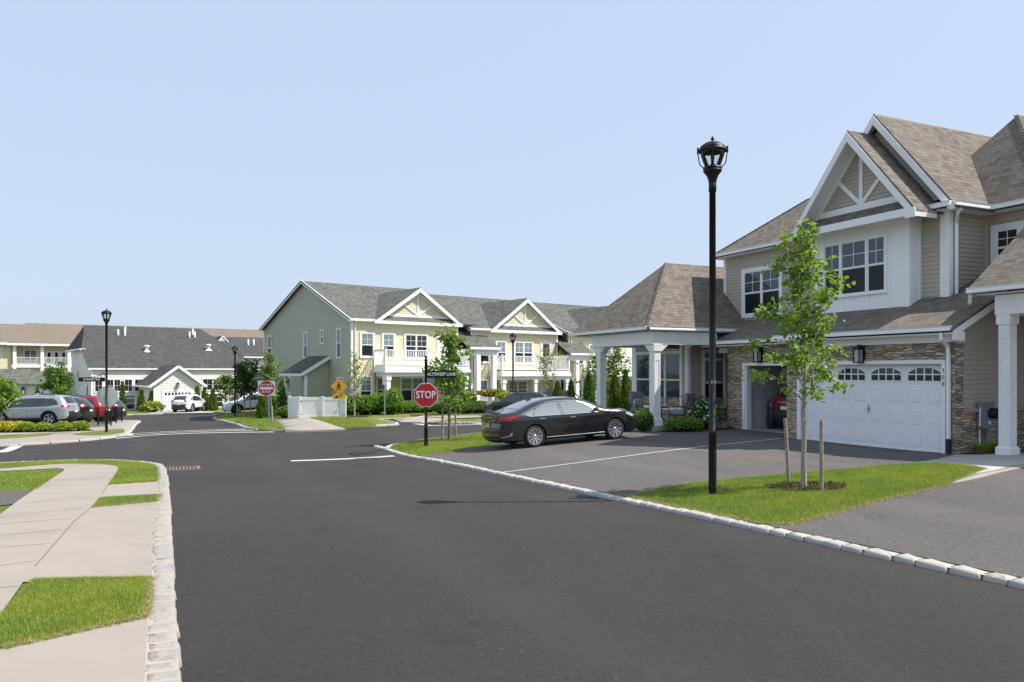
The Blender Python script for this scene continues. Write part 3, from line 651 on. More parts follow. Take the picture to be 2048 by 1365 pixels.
def text(name, body, size, mat, loc, rot, parent=None, thick=.003, xs=1., align='CENTER', bold=.0):
    c = bpy.data.curves.new(name, 'FONT'); c.body = body; c.size = size; c.extrude = thick; c.align_x = align; c.align_y = 'CENTER'; c.resolution_u = 3; c.offset = bold*size
    o = bpy.data.objects.new('tmp', c); me = bpy.data.meshes.new_from_object(o); bpy.data.objects.remove(o)
    me.name = name; me.materials.clear(); me.materials.append(mat)
    o = bpy.data.objects.new(name, me); COL.objects.link(o); o.location = loc; o.rotation_euler = rot; o.scale = (xs, 1, 1)
    if parent is not None: o.parent = parent; KIDS.setdefault(parent.name, []).append(o)
    return o
def slab(mb, pts, th, m=0, me=None):            # roof plane with thickness downwards
    n = (Vector(pts[1])-Vector(pts[0])).cross(Vector(pts[2])-Vector(pts[0])).normalized()
    if n.z < 0: n = -n
    q = [Vector(p)-Vector((0, 0, th)) for p in pts]; k = len(pts); me = m if me is None else me
    P = [Vector(p) for p in pts]
    mb.face(P if (P[1]-P[0]).cross(P[2]-P[0]).z > 0 else P[::-1], m); mb.face(q, me)
    for i in range(k): mb.face([P[i], P[(i+1) % k], q[(i+1) % k], q[i]], me)
# ------------------------------------------------------------------ the tan twin house on the right (u, v, z are its own axes)
HO = (17., 15., -.35)
def house():
    h = thing('twin_house', 'tan sided twin house with stone garage fronts, steep gables and a brown shingle roof', 'house', (*UV(HO[0], HO[1]), HO[2]), atan2(SA, CA))
    O = HO
    FU = lambda u, v=0.: FR((u, v, 0), (0, 1, 0), (-1, 0, 0))     # wall facing the street, s runs along v
    NV = lambda v, u=0.: FR((u, v, 0), (1, 0, 0), (0, -1, 0))     # wall facing the camera side, s runs along u
    FVv = lambda v, u=0.: FR((u, v, 0), (1, 0, 0), (0, 1, 0))
    GZ = -.25                                                      # garage floor
    # --- stone lower storey
    mb = MB(O); st = MB(O)
    a = FU(17.)
    a.box(st, 12.1, 12.25, -.25, 0, -.45, 2.42); a.box(st, 16.9, 17.35, -.25, .0, -.45, 2.42); a.box(st, 12.25, 16.9, -.25, .001, 1.975, 2.42)
    b = FU(18.1)
    b.box(st, 20.45, 21.24, -.25, 0, -.45, 2.62); b.box(st, 17.36, 20.45, -.25, .001, 1.985, 2.62)
    st.box(17.251, 18.1, 17.15, 17.349, -.45, 2.62)                # pier return
    st.box(17.001, 17.3, 12.06, 12.3, -.451, 2.42)                 # stone corner
    st.box(18.1, 18.5, 21.0, 21.241, -.45, 2.62)
    st.box(17.3, 19.9, 12.06, 12.25, -.45, .74)                    # wainscots
    st.box(17.66, 17.9, 22.88, 26.55, -.3, .74); st.box(17.9, 19.5, 22.9, 23.1, -.3, .74); st.box(19.9, 20.2, 8.0, 12.3, -.45, .74)
    st.build('stone_veneer', M['stone'], h)
    for (x0, x1, y0, y1) in ((17.3, 19.9, 12.0, 12.27), (17.6, 17.92, 22.82, 23.2), (17.6, 17.92, 26.3, 26.6), (17.92, 18.35, 22.84, 23.1), (19.84, 20.2, 8.0, 12.0)): sl = MB(O); sl.box(x0, x1, y0, y1, .74, .83); sl.build('stone_ledge', M['sill'], h)
    # --- siding
    lap(mb, NV(12.1), [(17.3, .83), (20.3, .83), (20.3, 3.9), (19.6, 3.9), (17.3, 2.75)])
    lap(mb, FU(18.5), rect(13.3, 14.2, 3.1, 5.85)); lap(mb, NV(13.3), [(18.5, 3.3), (20.1, 4.1), (20.1, 5.85), (18.5, 5.85)])
    lap(mb, FU(20.), rect(8.0, 13.3, 3.5, 5.85)); lap(mb, FU(20.), rect(8.0, 12.1, .83, 3.4)); lap(mb, FU(18.5), rect(17.26, 17.5, 3.1, 5.85))
    lap(mb, FU(19.4), rect(17.3, 22.93, 3.2, 5.95)); lap(mb, FU(17.7), rect(22.94, 26.5, .83, 3.1)); lap(mb, NV(22.94), rect(17.7, 19.5, .83, 3.1))
    lap(mb, FVv(26.5), rect(17.7, 24, -.2, 3.1)); lap(mb, FVv(22.93), rect(19.4, 25, 3.2, 5.95))
    mb.box(20.2, 25.5, 8.0, 17.3, -.4, 5.8); mb.box(20.2, 25.5, 20.55, 22.8, -.4, 5.8); mb.box(20.2, 25.5, 17.3, 20.55, 2.4, 5.8); mb.box(19.55, 24.5, 23.2, 26.4, -.3, 3.0)
    mb.box(18.65, 20.2, 13.4, 17.2, 3.05, 5.8); mb.box(19.5, 20.2, 17.2, 22.8, 3.0, 5.8); mb.box(17.9, 19.55, 23.1, 26.4, -.3, 3.0)
    mb.build('siding_wall', M['taupe'], h)
    # --- white trim: frieze, corner boards, soffits, fascia
    def part(name, mat, *boxes):
        t = MB(O)
        for q in boxes: t.box(*q)
        return t.build(name, M[mat], h)
    t = MB(O); a.box(t, 12.05, 17.2, .0, .05, 2.39, 2.60); t.box(16.95, 17.32, 12.03, 12.1, 2.39, 2.6); t.build('frieze', M['white'], h)
    part('corner_board', 'white', (18.45, 18.6, 13.24, 13.4, 3.1, 5.85)); part('corner_board', 'white', (18.475, 18.5, 13.41, 13.52, 3.1, 5.85))
    t = MB(O); FU(19.4).box(t, 22.83, 22.96, -.1, .02, 3.2, 5.95); t.build('corner_board', M['white'], h)
    part('corner_board', 'taupe', (19.9, 20.02, 13.2, 13.31, 4.1, 5.85))
    t = MB(O); FU(17.7).box(t, 22.9, 23.06, -.1, .03, .83, 3.05); NV(22.94).box(t, 17.68, 17.84, -.1, .02, .83, 3.05); t.build('corner_board', M['white'], h)
    t = MB(O); FU(17.7).box(t, 26.35, 26.5, -.05, .03, .83, 3.05); t.build('corner_board', M['white'], h)
    t = MB(O); FU(18.5).box(t, 21.26, 22.1, -.02, .05, 2.36, 2.55); t.build('frieze', M['white'], h)
    for q in ((16.62, 17.0, 11.86, 17.35, 2.56, 2.6), (17.72, 18.12, 17.36, 22.2, 2.56, 2.6), (17.6, 18.05, 13.52, 17.52, 5.78, 5.82)): part('soffit', 'white', q)
    part('soffit', 'white', (18.2, 18.52, 13.0, 13.6, 5.80, 5.84), (18.2, 20.0, 12.98, 13.3, 5.801, 5.841), (19.68, 20.0, 8, 13.0, 5.80, 5.84)); part('soffit', 'white', (19.1, 19.42, 17.4, 23.2, 5.90, 5.94), (19.1, 24, 22.92, 23.2, 5.901, 5.941))
    t = MB(O); t.bar((16.62, 11.83, 2.60), (18.32, 11.83, 3.42), .05, .19); t.box(16.62, 16.98, 11.806, 11.856, 2.42, 2.62); t.build('rake_board', M['white'], h)
    # --- gutters and downpipes
    def gut(p, q, w=.12, hh=.12):
        g = MB(O); p = Vector(p); q = Vector(q); d = (q-p).normalized(); n = Vector((-d.y, d.x, 0))
        sec = [(-w/2+.03, -hh/2), (w/2-.0, -hh/2), (w/2, -hh*.1), (w/2-.02, hh*.1), (w/2+.01, hh/2), (-w/2, hh/2)]
        for sgn in (1,):
            rows = [[e+n*(-x-.055)+Vector((0, 0, z+.035)) for x, z in sec] for e in (p, q)]
            for i in range(6): g.face([rows[0][i], rows[0][(i+1) % 6], rows[1][(i+1) % 6], rows[1][i]])
            g.face(rows[0]); g.face(rows[1])
        g.build('gutter', M['white'], h)
    gut((16.6, 17.4, 2.66), (16.6, 11.84, 2.66)); gut((17.72, 22.2, 2.66), (17.72, 17.36, 2.66))
    gut((14.98, 26.7, 3.12), (14.98, 21.5, 3.12)); gut((14.98, 21.5, 3.12), (20.0, 21.5, 3.12))
    gut((19.06, 23.25, 5.98), (19.06, 17.5, 5.98)); gut((18.14, 13.65, 5.88), (18.14, 12.94, 5.88)); gut((18.14, 12.94, 5.881), (19.62, 12.94, 5.881)); gut((19.62, 12.94, 5.88), (19.62, 8, 5.88))
    gut((17.05, 11.75, 3.52), (17.05, 7.5, 3.52))
    def dp(*pts):
        d = MB(O); d.tube(pts, .048, 4, 0, True, False); d.build('downpipe', M['white'], h)
    dp((16.58, 12.1, 2.6), (16.58, 12.1, 2.45), (16.9, 12.17, 2.28), (16.93, 12.17, 2.1), (16.93, 12.17, .1))
    k = MB(O); k.tube([(16.93, 12.17, .12), (16.93, 12.17, -.3)], .062, 4, 0, True, False); k.build('downpipe_boot', M['plastic'], h)
    dp((18.4, 12.9, 5.82), (18.4, 12.98, 5.7), (18.62, 13.17, 5.5), (18.62, 13.17, 5.3), (18.62, 13.17, 3.55), (18.85, 13.1, 3.45))
    dp((17.6, 21.62, 3.05), (17.62, 22.0, 2.85), (17.64, 22.8, 2.6), (17.64, 22.84, 2.3), (17.64, 22.84, .85), (17.58, 22.76, .65), (17.58, 22.76, -.15))
    dp((17.02, 11.7, 3.46), (17.12, 11.78, 3.3), (17.35, 11.95, 3.27))
    # --- roofs
    def hipcap(p, q, da, db, st=.15):
        p = Vector(p); q = Vector(q); n = int((q-p).length/st)
        for i in range(n):
            e = p.lerp(q, i/n)+V(0, 0, .028); f = p.lerp(q, min(1, (i+1.4)/n))+V(0, 0, .012)
            for d in (Vector(da), Vector(db)): r.face([e, f, f+d, e+d]); r.face([e, e+d, e+d-V(0, 0, .02), e-V(0, 0, .02)])
    r = MB(O); th = .07
    slab(r, [(16.55, 11.8, 2.70), (16.55, 17.45, 2.70), (20.0, 17.45, 4.36), (20.0, 11.8, 4.36)], th)
    r.build('garage_roof', M['brownroof'], h); r = MB(O)
    slab(r, [(17.66, 17.45, 2.70), (17.66, 22.2, 2.70), (19.45, 22.95, 3.56), (19.45, 17.45, 3.56)], th)
    r.build('garage_roof', M['brownroof'], h); r = MB(O)
    # porch hip
    E = 3.17; c0, c1, c2 = (14.92, 21.45, E), (14.92, 26.75, E), (17.6, 24.1, 5.80); rr = (26., 24.1, 5.80)
    slab(r, [c0, c1, c2], th); slab(r, [c0, c2, rr, (26., 21.45, E)], th); slab(r, [c1, (26., 26.75, E), rr, c2], th)
    hipcap(c0, c2, (0, .15, 0), (.15, 0, 0)); r.build('porch_roof', M['brownroof'], h); r = MB(O)
    # left two-storey hip D
    E = 6.03; d0, d1 = (19.02, 23.28, E), (19.02, 16.6, E); pk = (21.45, 20.85, 7.93); pr = (21.45, 15.0, 7.93)
    slab(r, [d0, pk, pr, (19.02, 15, E)], th); slab(r, [d0, (25., 23.28, E), (23.9, 20.85, 7.93), pk], th); slab(r, [pk, (23.9, 20.85, 7.93), (23.9, 15, 7.93), pr], th)
    hipcap(d0, pk, (0, -.15, 0), (.15, 0, 0)); r.build('roof', M['brownroof'], h); r = MB(O)
    # big gable B
    E = 5.86; bc, bw, bz = 15.34, 2.46, 8.88
    slab(r, [(18.22, bc-bw, E), (18.22, bc, bz), (25., bc, bz), (25., bc-bw, E)], th); slab(r, [(18.22, bc+bw, E), (25., bc+bw, E), (25., bc, bz), (18.22, bc, bz)], th)
    r.build('gable_roof', M['brownroof'], h); r = MB(O)
    # front gable A
    E = 5.80; ac, aw, az_ = 15.52, 2.12, 8.37
    slab(r, [(17.42, ac-aw, E), (17.42, ac, az_), (21., ac, az_), (21., ac-aw, E)], th); slab(r, [(17.42, ac+aw, E), (21., ac+aw, E), (21., ac, az_), (17.42, ac, az_)], th)
    slab(r, [(17.5, ac-1.88, 5.84), (17.5, ac+1.88, 5.84), (18.0, ac+1.68, 6.24), (18.0, ac-1.68, 6.24)], .04)
    r.build('gable_roof', M['brownroof'], h); r = MB(O)
    # right hip C
    E = 5.90; cc = 13.67; ca = (21.9, cc, 8.86)
    slab(r, [(19.55, cc-2.25, E), (19.55, cc+2.3, E), ca], th); slab(r, [(19.55, cc-2.25, E), ca, (27, cc, 8.86), (27, cc-2.25, E)], th)
    slab(r, [(19.55, cc+2.3, E), (27, cc+2.3, E), (27, cc, 8.86), ca], th)
    hipcap((19.55, cc-2.25, 5.9), ca, (0, .12, 0), (.12, 0, 0))
    # eave of the next bay and entry roof
    slab(r, [(19.55, 7.5, 5.90), (19.55, 11.5, 5.90), (24, 11.5, 8.0), (24, 7.5, 8.0)], th)
    r.build('roof', M['brownroof'], h); r = MB(O)
    slab(r, [(17.0, 11.78, 3.57), (17.0, 7.5, 3.57), (20.0, 7.5, 5.85), (20.0, 11.78, 5.85)], th)
    # hip caps
    r.build('entry_roof', M['brownroof'], h)
    # gable faces: siding triangles with white truss boards
    gm = MB(O); A = FU(17.98); lap(gm, A, [(ac-1.72, 6.2), (ac+1.72, 6.2), (ac, 8.27)], .115)
    B = FU(18.5); lap(gm, B, [(bc-bw+.3, 6.15), (bc+bw-.3, 6.15), (bc, bz-.28)], .115)
    gm.build('gable_siding', M['taupe'], h)
    w = MB(O)
    def rake(fr, c, hw, z0, z1, o0, o1, dep):
        for sg in (1, -1):
            P = [fr.p(c+sg*hw, o1, z0), fr.p(c, o1, z1), fr.p(c, o1, z1-dep), fr.p(c+sg*(hw-dep*.72), o1, z0)]
            Q = [p+fr.n*(o0-o1) for p in P]; w.hexa(Q+P)
    EA, EB = 5.80, 5.86
    rake(FU(17.42), ac, aw, EA-.08, az_-.05, 0, .035, .27); rake(FU(18.22), bc, bw, EB-.08, bz-.05, 0, .035, .26)
    FU(17.42).box(w, ac-aw+.02, ac+aw-.02, .001, .034, 5.66, 5.86)
    FU(17.42).box(w, ac-aw, ac-aw+.3, .0, .038, 5.60, 5.80)
    w.box(17.42, 18.2, ac-aw-.0, ac-aw+.03, 5.62, 5.8)
    A.box(w, ac-.06, ac+.06, .013, .05, 6.3, 8.1); A.box(w, ac-1.55, ac+1.55, .013, .047, 6.2, 6.38)
    for sg in (1, -1):
        w.bar(A.p(ac, .03, 6.36), A.p(ac+sg*.82, .03, 7.18), .035, .11, 0, (0, -sg*.7, .7) if False else (0, 0, 1))
        w.bar(A.p(ac+sg*1.68, .03, 6.14), A.p(ac, .031, 8.15), .04, .14)
    # slatted soffit under the overhang
    for sg in (1, -1):
        w.face([(17.45, ac+sg*aw, EA-.1), (17.45, ac, az_-.1), (17.98, ac, az_-.1), (17.98, ac+sg*aw, EA-.1)])
        w.face([(18.25, bc+sg*bw, EB-.1), (18.25, bc, bz-.1), (18.5, bc, bz-.1), (18.5, bc+sg*bw, EB-.1)])
    w.build('gable_trim', M['white'], h)
    # --- bay with board and batten
    by = MB(O); v0, v1 = 14.08, 17.26; P = FU(18.05)
    by.box(18.05, 18.66, v0, v1, 3.22, 5.84)
    def batten(s0, s1, z0, z1, t=.022): P.box(by, s0, s1, 0, t, z0, z1)
    for s in (v0, v1-.12): batten(s, s+.12, 3.22, 5.72)
    batten(v0, v1, 5.6, 5.8, .03); batten(v0+.12, v1-.12, 3.22, 3.4, .0235)
    for s in (14.72, 15.36, 16.22, 16.92): batten(s-.03, s+.03, 3.4, 3.83, .018); batten(s-.03, s+.03, 5.44, 5.6, .018)
    batten(14.66, 14.74, 3.4, 5.6, .0181); batten(16.95, 17.03, 3.4, 5.6, .0181)
    N = NV(v0); 
    for s0, s1, z0, z1 in ((18.05, 18.13, 3.22, 5.6), (18.42, 18.5, 3.22, 5.6), (18.13, 18.42, 5.48, 5.6), (18.13, 18.42, 3.22, 3.38)): N.box(by, s0, s1, 0, .02, z0, z1)
    N.box(by, 18.0, 18.52, 0, .03, 5.601, 5.8); N.box(by, 18.0, 18.56, 0, .04, 3.12, 3.22); P.box(by, v0-.04, v1, 0, .04, 3.12, 3.22)
    by.build('bay', M['white'], h)
    # --- windows
    window(h, P, 14.74, 16.95, 3.83, 5.46, .07, cols=[.8, 1.22, .8], off=O, out=.01)
    window(h, FU(19.4), 19.97, 21.95, 3.62, 5.38, .13, units=2, off=O, out=.012)
    window(h, FU(20.), 12.3, 13.16, 4.3, 5.52, .16, off=O, out=.012, glass=('panetall', 'panel'))
    window(h, FU(17.7), 23.2, 26.3, .25, 3.02, .13, units=2, grid=None, off=O, out=.012, glass=('pane', 'pane'), transom=.42, cols=[1, 1, 1])
    window(h, NV(22.94), 18.35, 19.45, .35, 2.5, .1, grid=None, off=O, out=.012, glass=('blind', 'panetall'), transom=.2)
    window(h, FU(20.), 8.2, 9.4, 1., 2.9, .12, off=O, out=.012)
    # --- porch: slab, columns, beam
    p = MB(O); p.box(15.05, 17.66, 21.35, 26.6, -.45, -.12); p.box(17.66, 19.5, 21.35, 22.9, -.45, -.121); p.build('porch_slab', M['concg'], h)
    p = MB(O); p.box(15.18, 15.46, 21.55, 25.45, 2.62, 3.04); p.box(15.46, 17.9, 21.55, 21.85, 2.62, 3.039); p.box(15.46, 17.7, 25.2, 25.45, 2.62, 3.039)
    p.box(15.1, 20, 21.5, 26.7, 3.06, 3.08); p.build('porch_beam', M['offw'], h)
    def column(u, v, z0, z1, w_=.15, arch=True):
        c = MB(O); c.box(u-w_-.07, u+w_+.07, v-w_-.07, v+w_+.07, z0, z0+.06); c.box(u-w_-.04, u+w_+.04, v-w_-.04, v+w_+.04, z0+.06, z0+.22)
        c.hexa([(u-w_-.04, v-w_-.04, z0+.22), (u+w_+.04, v-w_-.04, z0+.22), (u+w_+.04, v+w_+.04, z0+.22), (u-w_-.04, v+w_+.04, z0+.22), (u-w_+.01, v-w_+.01, z0+.28), (u+w_-.01, v-w_+.01, z0+.28), (u+w_-.01, v+w_-.01, z0+.28), (u-w_+.01, v+w_-.01, z0+.28)])
        c.box(u-w_+.01, u+w_-.01, v-w_+.01, v+w_-.01, z0+.28, z1-.24)
        zz0, zz1 = z0+.5, z1-.55
        for a in (-w_+.01, w_-.06):                                 # raised stiles round a sunk panel
            c.box(u-w_-.003, u-w_+.01, v+a, v+a+.05, zz0, zz1); c.box(u+a, u+a+.05, v-w_-.003, v-w_+.01, zz0, zz1)
        for zz in (z0+.28, zz1): c.box(u-w_-.003, u-w_+.01, v-w_+.01, v+w_-.01, zz, zz+(zz0-z0-.28 if zz < zz1 else z1-.24-zz1)); c.box(u-w_+.01, u+w_-.01, v-w_-.003, v-w_+.01, zz, zz+(zz0-z0-.28 if zz < zz1 else z1-.24-zz1))
        c.box(u-w_-.03, u+w_+.03, v-w_-.03, v+w_+.03, z1-.24, z1)
        if arch:
            for dx, dy in arch:
                a = V(u, v, z1-.18); b = V(u+dx*.48, v+dy*.48, z1+.02); n = V(-dy, dx, 0)*(w_+.001)
                c.hexa([a-n+V(0,0,-.2), a+n+V(0,0,-.2), b+n+V(0,0,-.02), b-n+V(0,0,-.02), a-n+V(0,0,.19), a+n+V(0,0,.19), b+n, b-n])
        c.build('column', M['offw'], h)
    column(15.4, 21.7, -.12, 2.63, .135, ((1, 0), (0, 1))); column(15.4, 25.15, -.12, 2.63, .135, ((0, 1), (0, -1)))
    column(17.45, 11.12, -.24, 3.0, .13, None)
    p = MB(O); p.box(17.28, 17.62, 7.6, 11.3, 2.98, 3.42); p.box(17.62, 20, 11.1, 11.34, 2.98, 3.42); p.box(17.1, 20, 7.5, 11.6, 3.44, 3.46); p.build('entry_beam', M['offw'], h)
    # --- garage door 308
    d = MB(O); D = FU(17.); s0, s1, z0, z1 = 12.36, 16.79, GZ, 1.885
    D.box(d, s0-.1, s0, .0, .06, GZ-.1, 1.98); D.box(d, s1, s1+.1, .0, .06, GZ-.1, 1.98); D.box(d, s0, s1, .0, .0595, z1, 1.98)
    D.box(d, s0, s0+.035, -.2, .0, GZ-.1, z1); D.box(d, s1-.035, s1, -.2, .0, GZ-.1, z1)
    d.build('door_trim', M['white'], h)
    d = MB(O); gl = MB(O); ds = s0+.035; de = s1-.035; hh = (z1-z0)/4; wv = (de-ds)/8; fo = -.13
    D.box(d, ds, de, fo-.04, fo, z0+.02, z1)
    for rr_ in range(4):
        zb = z0+rr_*hh; D.box(d, ds, de, fo, fo+.002, zb+.02, zb+hh-.012) 
        if rr_ < 3:
            for cc_ in range(8):
                x0, x1, y0, y1 = ds+cc_*wv+.08, ds+(cc_+1)*wv-.08, zb+.11, zb+hh-.1
                o = [D.p(x0, fo+.0022, y0), D.p(x1, fo+.0022, y0), D.p(x1, fo+.0022, y1), D.p(x0, fo+.0022, y1)]
                def ins(k, out): return [D.p(x0+k, fo+out, y0+k), D.p(x1-k, fo+out, y0+k), D.p(x1-k, fo+out, y1-k), D.p(x0+k, fo+out, y1-k)]
                R = [ins(0, .003), ins(.012, .016), ins(.028, .004), ins(.055, .013)]
                for q in range(3):
                    for e in range(4): d.face([R[q][e], R[q][(e+1) % 4], R[q+1][(e+1) % 4], R[q+1][e]])
                d.face(R[3])
        else:
            for cc_ in range(4):
                x0, x1, y0, y1 = ds+cc_*2*wv+.1, ds+(cc_+1)*2*wv-.1, zb+.12, zb+hh-.1
                D.box(d, x0-.03, x1+.03, fo, fo+.02, y0-.03, y0); D.box(d, x0-.03, x1+.03, fo, fo+.02, y1, y1+.03); D.box(d, x0-.03, x0, fo, fo+.0195, y0, y1); D.box(d, x1, x1+.03, fo, fo+.0195, y0, y1)
                gl.face([D.p(x0, fo+.004, y0), D.p(x1, fo+.004, y0), D.p(x1, fo+.004, y1), D.p(x0, fo+.004, y1)])
                for q in range(1, 4): x = x0+(x1-x0)*q/4; D.box(d, x-.016, x+.016, fo+.003, fo+.016, y0, y1)
                D.box(d, x0, x1, fo+.003, fo+.0155, (y0+y1)/2-.014, (y0+y1)/2+.014)
                for sg, xe in ((1, x0), (-1, x1)):                  # arched upper corners
                    d.prism([(0, 0), (sg*(x1-x0)*.3, 0), (sg*(x1-x0)*.18, -.035), (sg*(x1-x0)*.08, -.075), (0, -.12)], D.p(xe, fo+.0045, y1), (0, 1, 0), (0, 0, 1), (-1, 0, 0), .008)
    D.box(d, ds, de, fo-.02, fo+.01, z0-.02, z0+.02)
    dd = d.build('garage_door', M['doorw'], h); gl.build('pane', M['panetall'], dd)
    k = MB(O); D.box(k, 14.55-.01, 14.55+.03, fo+.002, fo+.05, z0+.95, z0+1.0); D.box(k, 14.54, 14.56, fo+.03, fo+.05, z0+.85, z0+1.1); k.build('handle', M['steel'], dd)
    # --- open garage 309
    d = MB(O); D2 = FU(18.1); 
    D2.box(d, 20.33, 20.45, -.02, .05, GZ-.1, 1.985); D2.box(d, 17.36, 20.33, -.02, .0495, 1.89, 1.985); D2.box(d, 20.28, 20.33, -.2, .0, GZ-.1, 1.89)
    d.build('door_trim', M['white'], h)
    d = MB(O); d.box(18.2, 24.5, 20.45, 20.5, -.3, 2.36); d.box(18.2, 24.5, 17.3, 17.36, -.3, 2.36); d.box(18.2, 24.5, 17.36, 20.45, 2.3, 2.36); d.box(24.4, 24.5, 17.36, 20.45, -.3, 2.3)
    d.build('garage_wall', M['plasterw'], h)
    d = MB(O); d.box(18.0, 24.4, 17.36, 20.45, -.5, -.24); d.build('garage_floor', M['concg'], h)
    lantern(h, O, D2, 19.6, 2.24, 1.3); lantern(h, O, FU(17.), 14.65, 2.16, 1.3)
    # numbers on the door trim
    lx, ly, lz = 17.-.062-O[0], 12.31-O[1], 0
    for i, ch in enumerate('308'): text('house_number', ch, .135, M['ink'], (lx, ly, 1.72-.16*i-O[2]), (pi/2, 0, -pi/2), h)
    for i, ch in enumerate('309'): text('house_number', ch, .135, M['ink'], (18.1-.052-O[0], 20.39-O[1], 1.72-.17*i-O[2]), (pi/2, 0, -pi/2), h)
    return h
house()
# ------------------------------------------------------------------ houses across the street; a: along the front, b: back, z
EA_, EB_ = V(.787, .617, 0), V(-.617, .787, 0)
def local(name, label, cat, px, Y, z0):
    return thing(name, label, cat, ((px-1024)/F*Y, Y, z0), atan2(.617, .787))
FA = lambda b=0.: FR((0, b, 0), (1, 0, 0), (0, -1, 0))           # front walls
FS = lambda a=0.: FR((a, 0, 0), (0, 1, 0), (-1, 0, 0))           # left side walls
def railing(parent, pts, z0, z1, post=.09, pick=.125, cap=True, name='balcony_railing', mat='white'):
    mb = MB(); 
    for i in range(len(pts)-1):
        a = V(pts[i][0], pts[i][1], 0); b = V(pts[i+1][0], pts[i+1][1], 0); Ln = (b-a).length; up = V(0, 0, 1)
        mb.bar(a+up*z1, b+up*z1, .07, .06); mb.bar(a+up*(z0+.09), b+up*(z0+.09), .05, .06)
        n = int(Ln/pick)
        for k in range(1, n): p = a.lerp(b, k/n); mb.box(p.x-.02, p.x+.02, p.y-.02, p.y+.02, z0+.1, z1-.02)
        m = max(1, round(Ln/2.7))
        for k in range(m+1):
            p = a.lerp(b, k/m); h = post/2+.001*k
            mb.box(p.x-h, p.x+h, p.y-h, p.y+h, z0-.05, z1+.1); mb.box(p.x-h-.03, p.x+h+.03, p.y-h-.03, p.y+h+.03, z1+.1, z1+.14)
    mb.build(name, M[mat], parent)
def door(parent, fr, s, z0, w=.95, hgt=2.1, col='offw', glass=None):
    mb = MB(); fr.box(mb, s-.1, s, 0, .05, z0, z0+hgt+.1); fr.box(mb, s+w, s+w+.1, 0, .05, z0, z0+hgt+.1); fr.box(mb, s, s+w, 0, .049, z0+hgt, z0+hgt+.1); fr.box(mb, s, s+w, 0, .02, z0, z0+hgt)
    for z in (z0+.2, z0+1.1): fr.box(mb, s+.12, s+w/2-.05, .02, .03, z, z+.75); fr.box(mb, s+w/2+.05, s+w-.12, .02, .03, z, z+.75)
    d = mb.build('door', M[col], parent)
    k = MB(); fr.box(k, s+w-.1, s+w-.05, .02, .08, z0+.95, z0+1.0); k.build('handle', M['steel'], d)
    if glass: g = MB(); g.face([fr.p(s+.15, .033, z0+.3), fr.p(s+w-.15, .033, z0+.3), fr.p(s+w-.15, .033, z0+1.9), fr.p(s+.15, .033, z0+1.9)]); g.build('pane', M[glass], d)
